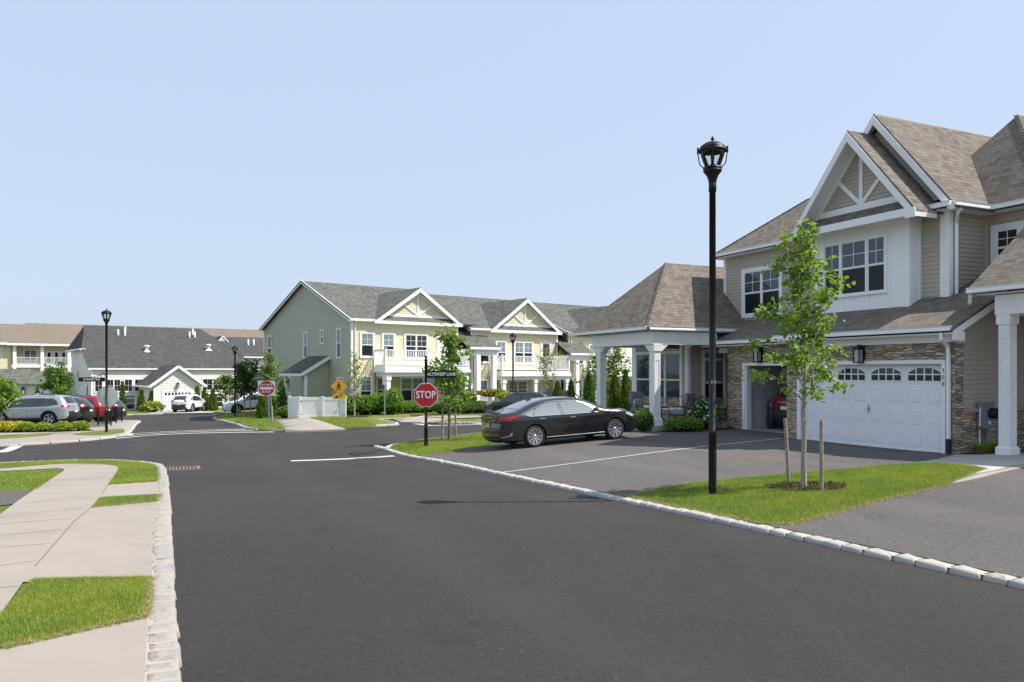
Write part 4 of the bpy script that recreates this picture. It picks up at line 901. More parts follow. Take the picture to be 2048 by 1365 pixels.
def green_row():
    h = local('row_house', 'long two-storey house row, yellow front with white balconies, sage green end wall, grey roof', 'house', 703, 48.5, 0)
    h.location.z = 0.
    G0 = -1.0
    DZ = (0., -.28, -.32); D = 15.; RB = 7.2
    for k in range(3):
        yl = MB(); sg = MB(); wt = MB(); rf = MB(); gs = MB(); gr = MB(); gt = MB(); pr_ = MB()
        a0 = 9.15*k; dz = DZ[k]; E = 4.9+dz; a1 = a0+8.0; R = 8.02+dz
        f = FA(); lap(yl, f, rect(a0, a1, 2.15+dz, E-.02), .14, .02); lap(yl, f, rect(a0, a0+1.6, G0, 2.15+dz), .14, .02)
        lap(gs, FA(1.15), rect(a0+1.6, a1+.2, G0, 2.1+dz), .14, .02)
        yl.box(a0+.05, a1, .08, 10, 2.0, E-.05); yl.box(a0+.05, a0+1.6, .05, 10, G0, 2.1); gs.box(a0+1.58, a1, 1.2, 10, G0, 2.1)
        # side wall of each step
        b1 = D if k == 0 else 8.
        lap(sg, FS(a0), [(0, G0), (b1, G0), (b1, E), (RB, R-.06), (0, E)], .14, .02)
        sg.box(a0+.03, a0+.2, .1, b1-.05, G0, E-.1)
        if k == 0: sg.box(.2, 26, 14.6, 14.95, G0, E-.2)
        sg.face([(a0+.05, .1, E-.2), (a0+.05, b1-.1, E-.2), (a0+.05, RB, R-.2)])
        # trim
        wt.box(a0-.03, a0+.12, -.03, .1, G0, E-.05); wt.box(a1-.12, a1+.03, -.03, .1, 2.0+dz, E-.05)
        if k == 0: wt.box(-.03, .05, D-.12, D+.03, G0, E)
        wt.box(a0-.3, a0+1.75, -.33, -.23, E-.02, E+.12); wt.box(a0-.3, a1+.25, -.26, .02, E-.06, E-.02)
        for p, q in (((a0-.27, -.35, E+.0), (a0-.27, RB, R-.05)), ((a0-.27, D+.3, E+.0), (a0-.27, RB, R-.05))):
            if k == 0 or p[1] < 0: wt.bar(p, q, .05, .22)
        wt.tube([(a0+.22, -.35, E), (a0+.22, -.08, E-.25), (a0+.22, -.08, G0)], .045, 4, 0, True, False)
        # main roof
        ae = a0+9.4 if k < 2 else a0+12
        ed = D+.3 if k == 0 else D
        slab(rf, [(a0-.3, -.27, E+.08), (ae, -.27, E+.08), (ae, RB, R), (a0-.3, RB, R)], .08); slab(rf, [(a0-.3, ed, E+.08), (a0-.3, RB, R), (ae, RB, R), (ae, ed, E+.08)], .08)
        # front gable
        gc, gw, gz, go = a0+4.8, 3.42, 7.27+dz+(.1 if k else 0), -.34
        for s in (-1, 1): slab(gr, [(gc+s*gw, go, E+.02), (gc, go, gz), (gc, 6., gz), (gc+s*gw, 6., E+.02)], .07)
        slab(gr, [(gc-3.1, go+.02, E+.07), (gc+3.1, go+.02, E+.07), (gc+2.8, -.05, E+.4), (gc-2.8, -.05, E+.4)], .04)
        fg = FA(-.02); lap(yl, fg, [(gc-2.85, E+.36), (gc+2.85, E+.36), (gc, gz-.2)], .14, .02)
        fo = FR((0, go, 0), (1, 0, 0), (0, -1, 0))
        for s in (-1, 1):
            P = [fo.p(gc+s*gw, .04, E-.06), fo.p(gc, .04, gz-.05), fo.p(gc, .04, gz-.33), fo.p(gc+s*(gw-.36), .04, E-.06)]; gt.hexa([p-fo.n*.04 for p in P]+P)
            gt.face([(gc+s*gw, go, E-.04), (gc, go, gz-.1), (gc, 0, gz-.1), (gc+s*gw, 0, E-.04)])
            gt.bar(fg.p(gc, .045, E+.5), fg.p(gc+s*1.25, .045, E+1.32), .04, .12); gt.bar(fg.p(gc+s*2.66, .04, E+.34), fg.p(gc, .041, gz-.4), .03, .14)
        fo.box(gt, gc-gw+.05, gc+gw-.05, 0, .039, E-.14, E+.06)
        fg.box(gt, gc-.06, gc+.06, .02, .05, E+.5, gz-.3); fg.box(gt, gc-2.55, gc+2.55, .02, .047, E+.36, E+.52)
        # windows upstairs, then downstairs under the balcony
        up = [(a0+.55, a0+1.6, 2.55, 4.22, 1, 'blind'), (a0+2.1, a0+3.1, 2.5, 4.22, 1, 'blind'), (a0+3.75, a0+5.6, 2.5, 4.22, 2, 'panetall' if k == 0 else 'blind')]
        for s0, s1, z0, z1, u, g in up: window(h, f, s0, s1, z0+dz, z1+dz, .12, units=u, glass=(g, 'panel'), out=.021)
        door(h, f, a0+6.4, 2.15+dz, .95, 2.0, 'offw' if k else 'white', 'panetall' if k == 1 else None)
        window(h, f, a0+.5, a0+1.45, -.5, 1.45+dz, .11, glass=('blind', 'panel'), out=.021)
        fr_ = FA(1.15); window(h, fr_, a0+2.3, a0+3.3, -.4, 1.35+dz, .11, glass=('blind', 'panel'), out=.021); window(h, fr_, a0+4.1, a0+6., -.4, 1.35+dz, .11, units=2, glass=('blind', 'panel'), out=.021)
        door(h, fr_, a0+6.75, G0+.15, .95, 2.0, 'offw')
        # balcony
        p = MB(); z = 2.0+dz; p.box(a0+1.55, a1-.05, -1.5, 0, z-.18, z+.02); p.box(a0+1.5, a1, -1.58, .02, z-.36, z-.16); p.box(a0+1.7, a1-.1, -1.4, -1.2, z-.62, z-.36)
        p.box(a0+1.7, a0+1.9, -1.2, 1.1, z-.62, z-.361); p.box(a0+1.6, a1, -1.3, 1.15, z-.37, z-.362); p.build('balcony', M['white'], h)
        railing(h, [(a0+1.6, -.02), (a0+1.6, -1.45), (a1-.1, -1.45), (a1-.1, -.02)], z+.02, z+1.05)
        for ac_ in (a0+1.85, a0+4.7, a1-.25):
            c = MB(); c.box(ac_-.13, ac_+.13, -1.43, -1.17, G0, z-.62); c.box(ac_-.18, ac_+.18, -1.48, -1.12, G0, G0+.25); c.box(ac_-.17, ac_+.17, -1.47, -1.13, z-.85, z-.622); c.build('column', M['white'], h)
        s_ = MB(); s_.box(a0+1.6, a1, .9, 1.149, G0, -.55); s_.build('stone_base', M['stone'], h)
        # entry portico between the units
        pa0, pa1 = a1-.05, a0+10.4; pz = 3.3+dz
        slab(pr_, [(pa0-.1, -1.6, pz), (pa1+.1, -1.6, pz), (pa1+.1, 2.0, pz+2.1), (pa0-.1, 2.0, pz+2.1)], .07)
        p = MB(); p.box(pa0-.05, pa1+.05, -1.7, -1.58, pz-.1, pz+.06); p.box(pa0, pa1, -1.5, -1.25, pz-.5, pz-.1); p.box(pa0, pa0+.2, -1.25, .3, pz-.5, pz-.101); p.box(pa1-.2, pa1, -1.25, .3, pz-.5, pz-.101); p.box(pa0, pa1, -1.56, .9, pz-.1, pz-.08); p.build('portico_beam', M['white'], h)
        for ac_ in (pa0+.75, pa1-.35):
            c = MB(); c.box(ac_-.16, ac_+.16, -1.54, -1.22, G0+.3, pz-.5); c.box(ac_-.21, ac_+.21, -1.59, -1.17, G0+.3, G0+.65); c.build('column', M['white'], h)
        lap(gs, FA(.5), rect(pa0, pa1+.2, G0, pz-.1), .14, .02); gs.box(pa0, pa1, .55, 3, G0, pz)
        door(h, FA(.5), pa0+.7, G0+.55, .9, 2.1, 'offw', 'panetall' if k else None)
        st = MB()
        for i in range(4): st.box(pa0+.2, pa1-.1, -1.6-.3*i, .5, G0-.1, G0+.5-.15*i-.002*i)
        st.build('front_steps', M['concg'], h)
        railing(h, [(pa1-.1, -1.4), (pa1-.1, -2.6)], G0+.35, G0+1.2, name='stair_railing')
        if k == 2: yl.box(26.4, 40, .2, 10, G0, 4.5); lap(yl, FA(), rect(26.3, 40, 2.0, 4.55), .14, .02)
        for mb_, nm, mt in ((yl, 'front_wall', 'yellow'), (sg, 'end_wall', 'sage'), (gs, 'recessed_wall', 'cream'), (wt, 'white_trim', 'white'), (rf, 'roof', 'greyroof'), (gr, 'gable_roof', 'greyroof'), (gt, 'gable_trim', 'white'), (pr_, 'portico_roof', 'greyroof')): mb_.build(nm, M[mt], h)
    # end wall windows and little side entry
    s = FS()
    for b, z0, z1, w in ((1.35, 2.55, 4.5, .72), (6.6, 2.6, 4.45, .72), (13.3, 2.62, 4.45, .9), (4., 3.55, 4.52, .55)): window(h, s, b, b+w, z0, z1, .06, grid=None, glass=('blind', 'panetall'), out=.021)
    for b, w in ((1.1, .9), (9.6, .9)): window(h, s, b, b+w, -.6, 1.35, .06, grid=None, glass=('blind', 'panetall'), out=.021)
    e = MB(); lap(e, FR((-1.6, 3.3, 0), (1, 0, 0), (0, -1, 0)), [(0, G0), (1.6, G0), (1.6, 2.5), (0, 1.55)], .14, .02); lap(e, FR((-1.55, 3.3, 0), (0, 1, 0), (-1, 0, 0)), rect(0, .5, G0, 1.6), .14, .02); lap(e, FR((-.6, 3.3, 0), (0, 1, 0), (-1, 0, 0)), rect(.5, 3.1, G0, 1.9), .14, .02)
    e.build('side_entry', M['sage'], h)
    rr = MB(); slab(rr, [(-2., 3.0, 1.55), (-2., 6.7, 1.55), (0, 6.7, 2.75), (0, 3.0, 2.75)], .07); rr.build('side_entry_roof', M['greyroof'], h)
    e = MB(); e.bar((-2., 2.98, 1.5), (-.02, 2.98, 2.66), .04, .2); e.box(-2.04, -1.98, 3.0, 6.7, 1.42, 1.56); e.box(-1.75, -1.6, 6.3, 6.45, G0, 1.45); e.box(-1.68, -1.53, 3.2, 3.32, G0, 1.45); e.build('side_entry_trim', M['white'], h)
    door(h, FR((-.6, 3.3, 0), (0, 1, 0), (-1, 0, 0)), 1.5, G0+.2, .9, 2., 'pgrey')
    m_ = MB(); m_.lathe([(0, -.06), (.13, -.05), (.17, .0), (.17, .04), (0, .05)], (-1.7, 6.1, 1.0), 14); m_.build('alarm_bell', M['red'], h)
green_row()
def grey_house():
    h = local('long_house', 'long pale grey house with a big charcoal roof and a projecting single garage', 'house', 183, 80, 0)
    G0 = -2.55; E = 1.95; R = 7.0; Ln = 17.0; RB = 10.
    wl = MB(); lap(wl, FA(), rect(0, Ln, G0, E), .18, .025); wl.box(.05, Ln, .1, 12, G0, E-.1)
    lap(wl, FS(), [(0, G0), (12, G0), (12, 4.1), (3.6, 4.1), (0, E)], .18, .025); wl.box(.03, .2, 3.5, 12, G0, 4.05)
    lap(wl, FR((-.1, 2, 0), (0, 1, 0), (-1, 0, 0)), [(0, G0), (4.5, G0), (4.5, .2), (2., 1.), (0, .2)], .18, .025)
    # second house stepping back on the right
    lap(wl, FA(4.), rect(Ln, Ln+9, G0, 3.4), .18, .025); lap(wl, FR((Ln, 4, 0), (0, 1, 0), (1, 0, 0)), rect(0, 6, E, 3.4), .18, .025); wl.box(Ln+.1, Ln+9, 4.1, 11.5, G0, 3.3)
    rf = MB()
    slab(rf, [(-.35, -.22, E+.1), (Ln+.6, -.22, E+.1), (Ln-3.2, RB, R), (1.0, RB, R), (-.35, 3.6, 4.2)], .1)
    slab(rf, [(-.351, 3.6, 4.2), (1.0, RB, R), (-.5, 12.5, 4.2)], .1); slab(rf, [(Ln+.6, -.4, E+.1), (Ln+.6, 12, 3.), (Ln-3.2, RB, R)], .1)
    slab(rf, [(Ln-1.5, 3.6, 3.5), (Ln+10, 3.6, 3.5), (Ln+10, 12, 6.2), (Ln-2.2, 12, 6.2)], .1)
    for s in (-1, 1): slab(rf, [(Ln-.6+s*.62, 9.6, 5.5), (Ln-.6, 9.6, 6.2), (Ln-.6, 12, 6.2), (Ln-.6+s*.62, 12, 5.5)], .08)
    wt = MB(); wt.box(-.35, Ln+.6, -.3, -.2, E-.06, E+.1); wt.box(-.45, .05, 3.4, 3.9, 3.95, 4.15); wt.box(-.56, -.5, 3.4, 12.5, 4.0, 4.16); wt.box(Ln-.5, Ln+10, 3.48, 3.6, 3.35, 3.5); wt.box(-.03, .14, -.04, .1, G0, E); wt.box(Ln-.1, Ln+.04, -.04, .1, G0, E)
    wt.bar((Ln-.6-.64, 9.55, 5.45), (Ln-.6, 9.55, 6.16), .05, .12); wt.bar((Ln-.6+.64, 9.55, 5.45), (Ln-.6, 9.55, 6.16), .05, .12)
    wt.bar((-.12, 1.9, .1), (-.12, 4., 1.05), .1, .15); wt.bar((-.12, 6.6, .1), (-.12, 4., 1.05), .1, .15)
    wt.build('white_trim', M['white'], h); wt = MB(); wl.build('siding_wall', M['grey'], h); wl = MB(); rf.build('roof', M['charroof'], h)
    gw = MB(); gw.prism([(-.5, 0), (.5, 0), (0, .58)], (Ln-.6, 9.6, 5.5), (1, 0, 0), (0, 0, 1), (0, 1, 0), .1)
    # projecting garage
    g0, g1, gb = 4.5, 9.1, -6.2; gz = .55
    def gar(g0, g1, gb):
        fg = FA(gb); gc = (g0+g1)/2; ap = gz+1.75; wl = MB(); wt = MB(); rf = MB()
        lap(wl, fg, [(g0, G0), (g1, G0), (g1, gz), (gc, ap), (g0, gz)], .18, .025); lap(wl, FR((g0, gb, 0), (0, 1, 0), (-1, 0, 0)), rect(0, -gb, G0, gz), .18, .025)
        wl.box(g0+.05, g1-.05, gb+.05, 0, G0, gz-.05)
        for s in (-1, 1):
            slab(rf, [(gc+s*(2.3+.45), gb-.35, gz-.3), (gc, gb-.35, ap+.05), (gc, 1, ap+.05), (gc+s*(2.3+.45), 1, gz-.3)], .08)
            wt.bar((gc+s*2.78, gb-.37, gz-.42), (gc, gb-.37, ap-.08), .06, .26)
        wt.box(gc-2.95, gc-2.7, gb-.35, 0, gz-.46, gz-.3)
        for a in (g0, g1-.14): fg.box(wt, a, a+.14, .0, .05, G0, gz)
        wl.build('garage_wall', M['grey'], h); rf.build('garage_roof', M['charroof'], h); wt.build('garage_trim', M['white'], h)
        d = MB(); ds, de, dt = gc-1.35, gc+1.35, G0+2.25
        fg.box(d, ds-.16, ds, .0, .05, G0, dt+.16); fg.box(d, de, de+.16, .0, .05, G0, dt+.16); fg.box(d, ds, de, 0, .049, dt, dt+.16); fg.box(d, ds, de, 0, .03, G0, dt)
        for r_ in range(3):
            for c_ in range(4): x = ds+.08+c_*.67; fg.box(d, x, x+.53, .03, .037, G0+.1+r_*.56, G0+.52+r_*.56)
        d = d.build('garage_door', M['doorw'], h); p = MB()
        for c_ in range(8): x = ds+.12+c_*.325; p.face([fg.p(x, .032, dt-.42), fg.p(x+.2, .032, dt-.42), fg.p(x+.2, .032, dt-.15), fg.p(x, .032, dt-.15)])
        p.build('pane', M['panetall'], d); lantern(h, (0, 0, 0), fg, gc, dt+.6, 1.4)
    gar(g0, g1, gb); gar(15.9, 20.5, -5.)
    for a, w, n in ((3.0, .95, 1), (.2, .9, 1), (4.0, 1.0, 1), (9.4, 1.2, 1), (11.0, 2.4, 2), (13.9, 1.2, 1)):
        window(h, FA(), a, a+w, -.5, .95, .1, units=n, grid=(2, 2), glass=('panetall', 'panetall'), split=0.01, out=.026)
    for a, w in ((1.5, 2.),): window(h, FA(), a-.15, a+1.3, -.5, .95, .1, units=2, glass=('panetall', 'panetall'), split=.01, out=.026)
    for a, w, n in ((.9, 1.4, 1), (3.0, 1.2, 1), (4.7, .9, 1), (9.5, 1.3, 1), (11.1, 2.3, 2), (13.9, 1.2, 1)):
        window(h, FA(), a, a+w, -2.4, -.75, .1, units=n, grid=None, glass=('blind' if a in (3.0, 13.9) else 'panetall', 'panetall'), out=.026, transom=.22)
    for b, z0, z1 in ((7.2, .9, 2.6),): window(h, FS(), b, b+.9, z0, z1, .07, grid=None, glass=('blind', 'panel'), out=.026)
    window(h, FA(4.), Ln+1.5, Ln+3.5, 1.3, 2.3, .08, units=2, glass=('panetall', 'panel'), out=.026)
    gw.build('dormer_vent', M['pgrey'], h)
    def onroof(a, b): return E+.1+(R-E-.1)*(b+.4)/(RB+.4)
    for a, b, r_, hh in ((4.9, 8.4, .09, .75), (4.0, 7.6, .09, .75), (4.7, 7.6, .09, .75), (12.4, 8.4, .09, .75), (11.8, 7.6, .09, .75), (12.4, 7.6, .09, .75)):
        m = MB(); z = onroof(a, b)-.1; m.lathe([(r_, 0), (r_, hh), (0, hh)], (a, b, z), 10); m.build('vent_pipe', M['white'], h)
    for a, b in ((6.1, 3.6), (13.0, 4.2)):
        m = MB(); z = onroof(a, b)-.1; m.lathe([(.42, -.02), (.36, .12), (.16, .22), (.16, .55), (.3, .56), (.3, .75), (0, .8)], (a, b, z), 14); m.build('roof_vent', M['white'], h)
    for a, b in ((Ln+2.2, 8.5), (Ln+2.9, 8.5)): m = MB(); m.lathe([(.09, 0), (.09, .8), (0, .8)], (a, b, 5.), 10); m.build('vent_pipe', M['white'], h)
grey_house()
def apartments():
    h = local('apartment_building', 'cream three-storey apartment building with white balconies and a tan roof', 'building', 32, 116, 0)
    G0 = -3.6; E = 5.9; wl = MB(); rf = MB(); wt = MB()
    # wing on the left, balcony bay in the middle, long roof behind to the right
    lap(wl, FA(0), rect(-22, -.6, G0, E), .22, .03); wl.box(-22, 60, 2.6, 16, G0, E-.1); lap(wl, FA(2.4), rect(-.6, 14, G0, E), .22, .03); lap(wl, FR((-.6, 0, 0), (0, 1, 0), (1, 0, 0)), rect(0, 2.4, G0, E), .22, .03)
    lap(wl, FA(1.), rect(14, 60, G0, E), .22, .03); wl.box(-22, -.65, .1, 3, G0, E-.1)
    slab(rf, [(-24, -.8, E+.1), (-1.0, -.8, E+.1), (4, 8, 9.2), (-24, 8, 9.2)], .1)
    slab(rf, [(-1.2, -.9, E), (14., -.9, E), (10.8, 8.5, 9.5), (2.2, 8.5, 9.5)], .1); slab(rf, [(-1.2, -.9, E), (2.2, 8.5, 9.5), (-1.2, 14, E)], .1); slab(rf, [(14, -.9, E), (14, 14, E), (10.8, 8.5, 9.5)], .1)
    slab(rf, [(12, 0, E), (95, 0, E), (95, 10, 9.9), (9, 10, 9.6)], .1)
    for a in (46,):
        for s in (-1, 1): slab(rf, [(a+s*1.9, 6.5, 8.5), (a, 6.5, 10.2), (a, 10, 10.2), (a+s*1.9, 10, 8.5)], .08); wt.bar((a+s*1.9, 6.45, 8.5), (a, 6.45, 10.2), .06, .3)
    wt.box(-24, -1.2, -.95, -.8, E-.25, E+.08); wt.box(-1.3, 14, -1.05, -.9, E-.3, E)
    for z in (2.75, -.4):
        wt.box(-.6, 14.2, -.5, 2.4, z-.45, z)
    for a in (-.45, 3.1, 6.7):
        wt.box(a, a+.45, -.55, -.1, G0, E-.3)
    for z in (2.75, -.4): railing(h, [(-.3, -.35), (3.3, -.35), (6.9, -.35), (9.5, -.35)], z, z+1.1, pick=.16)
    f = FA(2.4); bl = MB(); f.box(bl, -.6, 14, .031, .04, -.35, 2.3); bl.build('recess_shade', M['taupe'], h)  # taupe sheet paints the shade of the balcony recess over the cream wall
    for z in (0., -3.15):
        window(h, f, 1.2, 3.0, 3.3+z, 5.1+z, .12, units=2, grid=None, glass=('blind', 'panetall'), out=.045)
        for a in (4.1, 5.1, 6.1): window(h, f, a, a+.95, 2.9+z, 4.95+z, .25, grid=None, glass=('panetall', 'panetall'), out=.045, split=.02)
        window(h, FA(), -4.0, -1.8, 3.1+z, 5.2+z, .14, units=2, grid=None, glass=('blind', 'panetall'), out=.03); b = MB(); FA().box(b, -3.7, -2.4, .03, .12, 2.3+z, 2.85+z); b.build('vent_grille', M['pgrey'], h)
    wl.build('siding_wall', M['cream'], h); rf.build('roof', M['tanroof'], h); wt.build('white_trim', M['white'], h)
    # low white garages in front
    h = local('garage_block', 'low white garage block with black wall lanterns behind the silver car', 'building', 20, 84, 0)
    G0 = -2.6; w = MB(); lap(w, FA(), rect(-8, 9.5, G0, .35), .2, .02); w.box(-8, 9.4, .05, 7, G0, .3); w.box(6, 9.5, -.2, .05, .2, .36); w.build('siding_wall', M['white'], h)
    r = MB(); slab(r, [(-8.4, -.25, .35), (9.9, -.25, .35), (7.5, 3.5, 1.7), (-8.4, 3.5, 1.7)], .08); slab(r, [(9.9, -.25, .35), (9.9, 7, .35), (7.5, 3.5, 1.7)], .08); slab(r, [(-2, -.6, .35), (3.2, -.6, .35), (2.2, 2, 2.), (-1, 2, 2.)], .08); r.build('roof', M['greyroof'], h)
    for a in (1.2, 5.5, 7.6): lantern(h, (0, 0, 0), FA(), a, -.45, 2.2)
    d = MB(); FA().box(d, 2.3, 4.7, .02, .06, G0, -.25); d.build('garage_door', M['doorw'], h)
apartments()
# ------------------------------------------------------------------ cars
def cr(ctrl, n=6):                              # dense Catmull-Rom with control index as parameter
    out = []; N = len(ctrl)
    for i in range(N-1):
        a, b, c, d = (Vector(ctrl[max(i-1, 0)][:2]), Vector(ctrl[i][:2]), Vector(ctrl[i+1][:2]), Vector(ctrl[min(i+2, N-1)][:2]))
        for k in range(n):
            t = k/n; lin = b.lerp(c, t)
            q = .5*((2*b)+(c-a)*t+(2*a-5*b+4*c-d)*t*t+(3*b-a-3*c+d)*t**3)
            out.append(lin.lerp(q, .75))
    out.append(Vector(ctrl[-1][:2])); return out
SEDAN = dict(glass='cglass', L=4.97, H=1.445, w=.93, wb=2.87, rx=1.1, R=.338, zb=.98, tum=.50, sill=.24,
 top=[(.20,.26),(.06,.30),(.01,.45),(.02,.66),(.05,.80),(.03,.93),(.0,1.045),(.07,1.075),(.34,1.10),(.62,1.145),(1.18,1.335),(1.62,1.42),(2.15,1.447),(2.6,1.43),(2.95,1.36),(3.35,1.19),(3.72,1.025),(4.15,.965),(4.55,.875),(4.80,.76),(4.92,.62),(4.97,.46),(4.93,.30),(4.82,.22)],
 rear_glass=(9.15, 11.1), front_glass=(14.1, 16.0), ends=(7, 18),
 side=[[(.80,1.02),(1.03,.965),(1.16,1.14),(1.09,1.15)], [(1.07,.962),(2.02,.95),(1.955,1.335),(1.62,1.325),(1.20,1.155)], [(2.13,.95),(3.30,.945),(2.95,1.155),(2.62,1.305),(2.07,1.34)]],
 ring=[(.70,1.035),(.98,.955),(2.1,.938),(3.42,.93),(2.98,1.175),(2.62,1.335),(2.0,1.365),(1.60,1.345),(1.12,1.18),(.70,1.035)],
 tail=[(.02,.90),(.22,.84),(.44,.93),(.62,1.0),(.04,.985)], tailz=(.86, .985), head=[(4.38,.80),(4.70,.68),(4.78,.73),(4.62,.82),(4.42,.87)], doors=(1.08, 2.08, 3.3), handle=((1.35,.86),(2.42,.84)), mirror=(3.22,.98), plate=(.66, .80), spokes=10, r2=.25)
SUV = dict(L=4.62, H=1.70, w=.91, wb=2.67, rx=.98, R=.36, zb=1.06, tum=.36, sill=.30,
 top=[(.18,.34),(.05,.40),(.0,.55),(.02,.75),(.06,.95),(.12,1.15),(.34,1.48),(.42,1.60),(.62,1.655),(1.2,1.69),(2.0,1.70),(2.5,1.68),(2.85,1.62),(3.2,1.40),(3.52,1.16),(3.75,1.09),(4.15,1.03),(4.42,.95),(4.57,.82),(4.62,.6),(4.58,.42),(4.45,.3)],
 rear_glass=(5.1, 6.75), front_glass=(12.2, 14.0), ends=(6, 16),
 side=[[(.46,1.13),(1.16,1.06),(1.19,1.50),(.80,1.50),(.60,1.36)], [(1.25,1.06),(2.1,1.04),(2.04,1.53),(1.27,1.525)], [(2.2,1.04),(3.25,1.03),(2.80,1.44),(2.55,1.52),(2.14,1.53)]],
 ring=None, tail=[(.03,.98),(.30,1.0),(.36,1.10),(.12,1.14),(.07,1.08)], tailz=(.97, 1.10), head=[(4.0,.92),(4.40,.80),(4.47,.88),(4.2,.97)], doors=(1.2, 2.15, 3.25), handle=((1.38,.96),(2.42,.94)), mirror=(3.05,1.06), plate=(.70, .82), spokes=5, r2=.26, clad=True)
XOVER = dict(SUV, L=4.6, top=[(.18,.32),(.05,.38),(.0,.52),(.03,.74),(.02,.92),(.10,1.08),(.42,1.38),(.60,1.52),(.9,1.60),(1.4,1.65),(2.0,1.66),(2.5,1.64),(2.85,1.57),(3.2,1.36),(3.55,1.12),(3.78,1.06),(4.15,1.0),(4.42,.9),(4.56,.78),(4.6,.58),(4.56,.40),(4.43,.28)],
 side=[[(.62,1.12),(1.05,1.06),(1.12,1.40),(.98,1.41)], [(1.12,1.05),(2.1,1.03),(2.04,1.49),(1.45,1.48),(1.2,1.43)], [(2.2,1.03),(3.25,1.02),(2.80,1.41),(2.55,1.48),(2.14,1.49)]], r2=.27)
def car(spec, label, x, y, head, mat, cat='car', z=None, plate='platew', dark_rim=False, group=None, name='parked_car', interior=True, scale=1.):
    sp = spec; L_, wm, zb = sp['L'], sp['w'], sp['zb']; dense = cr(sp['top']); nd = len(dense)
    tx = np.array([p.x for p in dense]); tz = np.array([p.y for p in dense]); i0 = int(np.argmin(tx)); i1 = int(np.argmax(tx))
    ux = tx[i0:i1+1]; uz = np.maximum.accumulate(ux); zt = tz[i0:i1+1]
    def ztop(x_): return float(np.interp(x_, uz, zt))
    def Wd(x_, z_):
        f = max(0, (x_-(L_-.95))/.95); r = max(0, (.75-x_)/.75); y_ = wm*(1-.30*f**2.4-.20*r**2.6)
        d = z_-zb
        if d > -.06: y_ -= sp['tum']*(d+.06)*min(1, (d+.06)/.12)
        y_ -= .03*((z_-.68)/.35)**2 if z_ < .68 else 0
        y_ += .012*math.exp(-((z_-(zb-.10))/.06)**2)             # shoulder crease
        q = max(0, ztop(x_)-z_); rr = .10
        if q < rr: k = 1-q/rr; y_ -= rr*(1-sqrt(max(0, 1-k*k)))*.9
        return max(y_, .05)
    off = V(L_/2, 0, 0)
    wheels = [sp['rx'], sp['rx']+sp['wb']]; RA = sp['R']+.05; wz = sp['R']
    # side outline with arches
    bot = []; zs = sp['sill']; xs, xe = dense[-1].x, dense[0].x
    for wx in (wheels[1], wheels[0]):
        h = wz-zs; a0 = math.asin(max(-1, min(1, (zs-wz)/RA)))
        for k in range(15): a = a0+(pi-2*a0)*k/14; bot.append((wx+RA*cos(a), wz+RA*sin(a)))
    poly = [(p.x, p.y) for p in dense]+bot
    def surf(poly, o, sg, step=.09, bmx=None):
        bm = bmesh.new(); bm.faces.new([bm.verts.new((p[0], 0, p[1])) for p in poly])
        for ax in (0, 2):
            lo = min(p[0 if ax == 0 else 1] for p in poly); hi = max(p[0 if ax == 0 else 1] for p in poly); k = math.floor(lo/step)+1
            while k*step < hi:
                co = [0, 0, 0]; no = [0, 0, 0]; co[ax] = k*step; no[ax] = 1
                bmesh.ops.bisect_plane(bm, geom=bm.verts[:]+bm.edges[:]+bm.faces[:], plane_co=co, plane_no=no, dist=1e-5); k += 1
        out = []
        bm.verts.index_update(); idx = {}
        vs = [(v.co.x-off.x, sg*(Wd(v.co.x, v.co.z)+o), v.co.z) for v in bm.verts]; fs = [[v.index for v in f.verts] for f in bm.faces]; bm.free()
        return vs, fs
    def add(mb, vs, fs, m=0, smooth=True):
        i = len(mb.v); mb.v += vs; mb.f += [tuple(i+k for k in f) for f in fs]; mb.m += [m]*len(fs); mb.s += [smooth]*len(fs)
    cn = []
    for i in range(nd):
        a = dense[max(i-1, 0)]; b = dense[min(i+1, nd-1)]; t = (b-a).normalized(); cn.append(V(-t.y, t.x))
    def strip(t, s, o=0.):                      # t: control index along the outline, s: -1..1 across
        f = max(0, min(nd-1.001, t*6)); i = int(f); k = f-i; p = dense[i].lerp(dense[i+1], k); n = (cn[i].lerp(cn[i+1], k)).normalized(); w_ = Wd(p.x, p.y)
        c = .035 if sp['ends'][0] <= t <= sp['ends'][1] else .10
        e = c*(1-s*s)+o; return V(p.x+n.x*e-off.x, s*w_, p.y+n.y*e)
    root = thing(name, label, cat, group=group)
    body = MB()
    for sg in (1, -1): add(body, *surf(poly, 0., sg))
    S_ = [-1, -.93, -.8, -.6, -.3, 0, .3, .6, .8, .93, 1]
    body.grid([[strip(i/6, s) for s in S_] for i in range(nd)])
    b = body.build('body', mat, root, merge=True)
    us = MB(); us.box(.25-off.x, L_-.3-off.x, -.62, .62, zs-.06, .62)
    for wx in wheels:
        for sg in (1, -1):
            rows = []
            for k in range(17): a = pi*k/16; rows.append([(wx+RA*cos(a)-off.x, sg*y_, wz+RA*sin(a)) for y_ in (.5, wm-.05)])
            us.grid(rows)
    us.build('underbody', M['under'], root)
    # glass
    def spatch(name, t0, t1, s0, s1, o, m, par, nt_=8, ns=8):
        g = MB(); g.grid([[strip(t0+(t1-t0)*i/nt_, s0+(s1-s0)*j/ns, o) for j in range(ns+1)] for i in range(nt_+1)]); return g.build(name, M[m], par)
    spatch('rear_window', *sp['rear_glass'], -.84, .84, .004, sp.get('glass', 'cglassd'), root); spatch('windscreen', *sp['front_glass'], -.86, .86, .004, sp.get('glass', 'cglassd'), root)
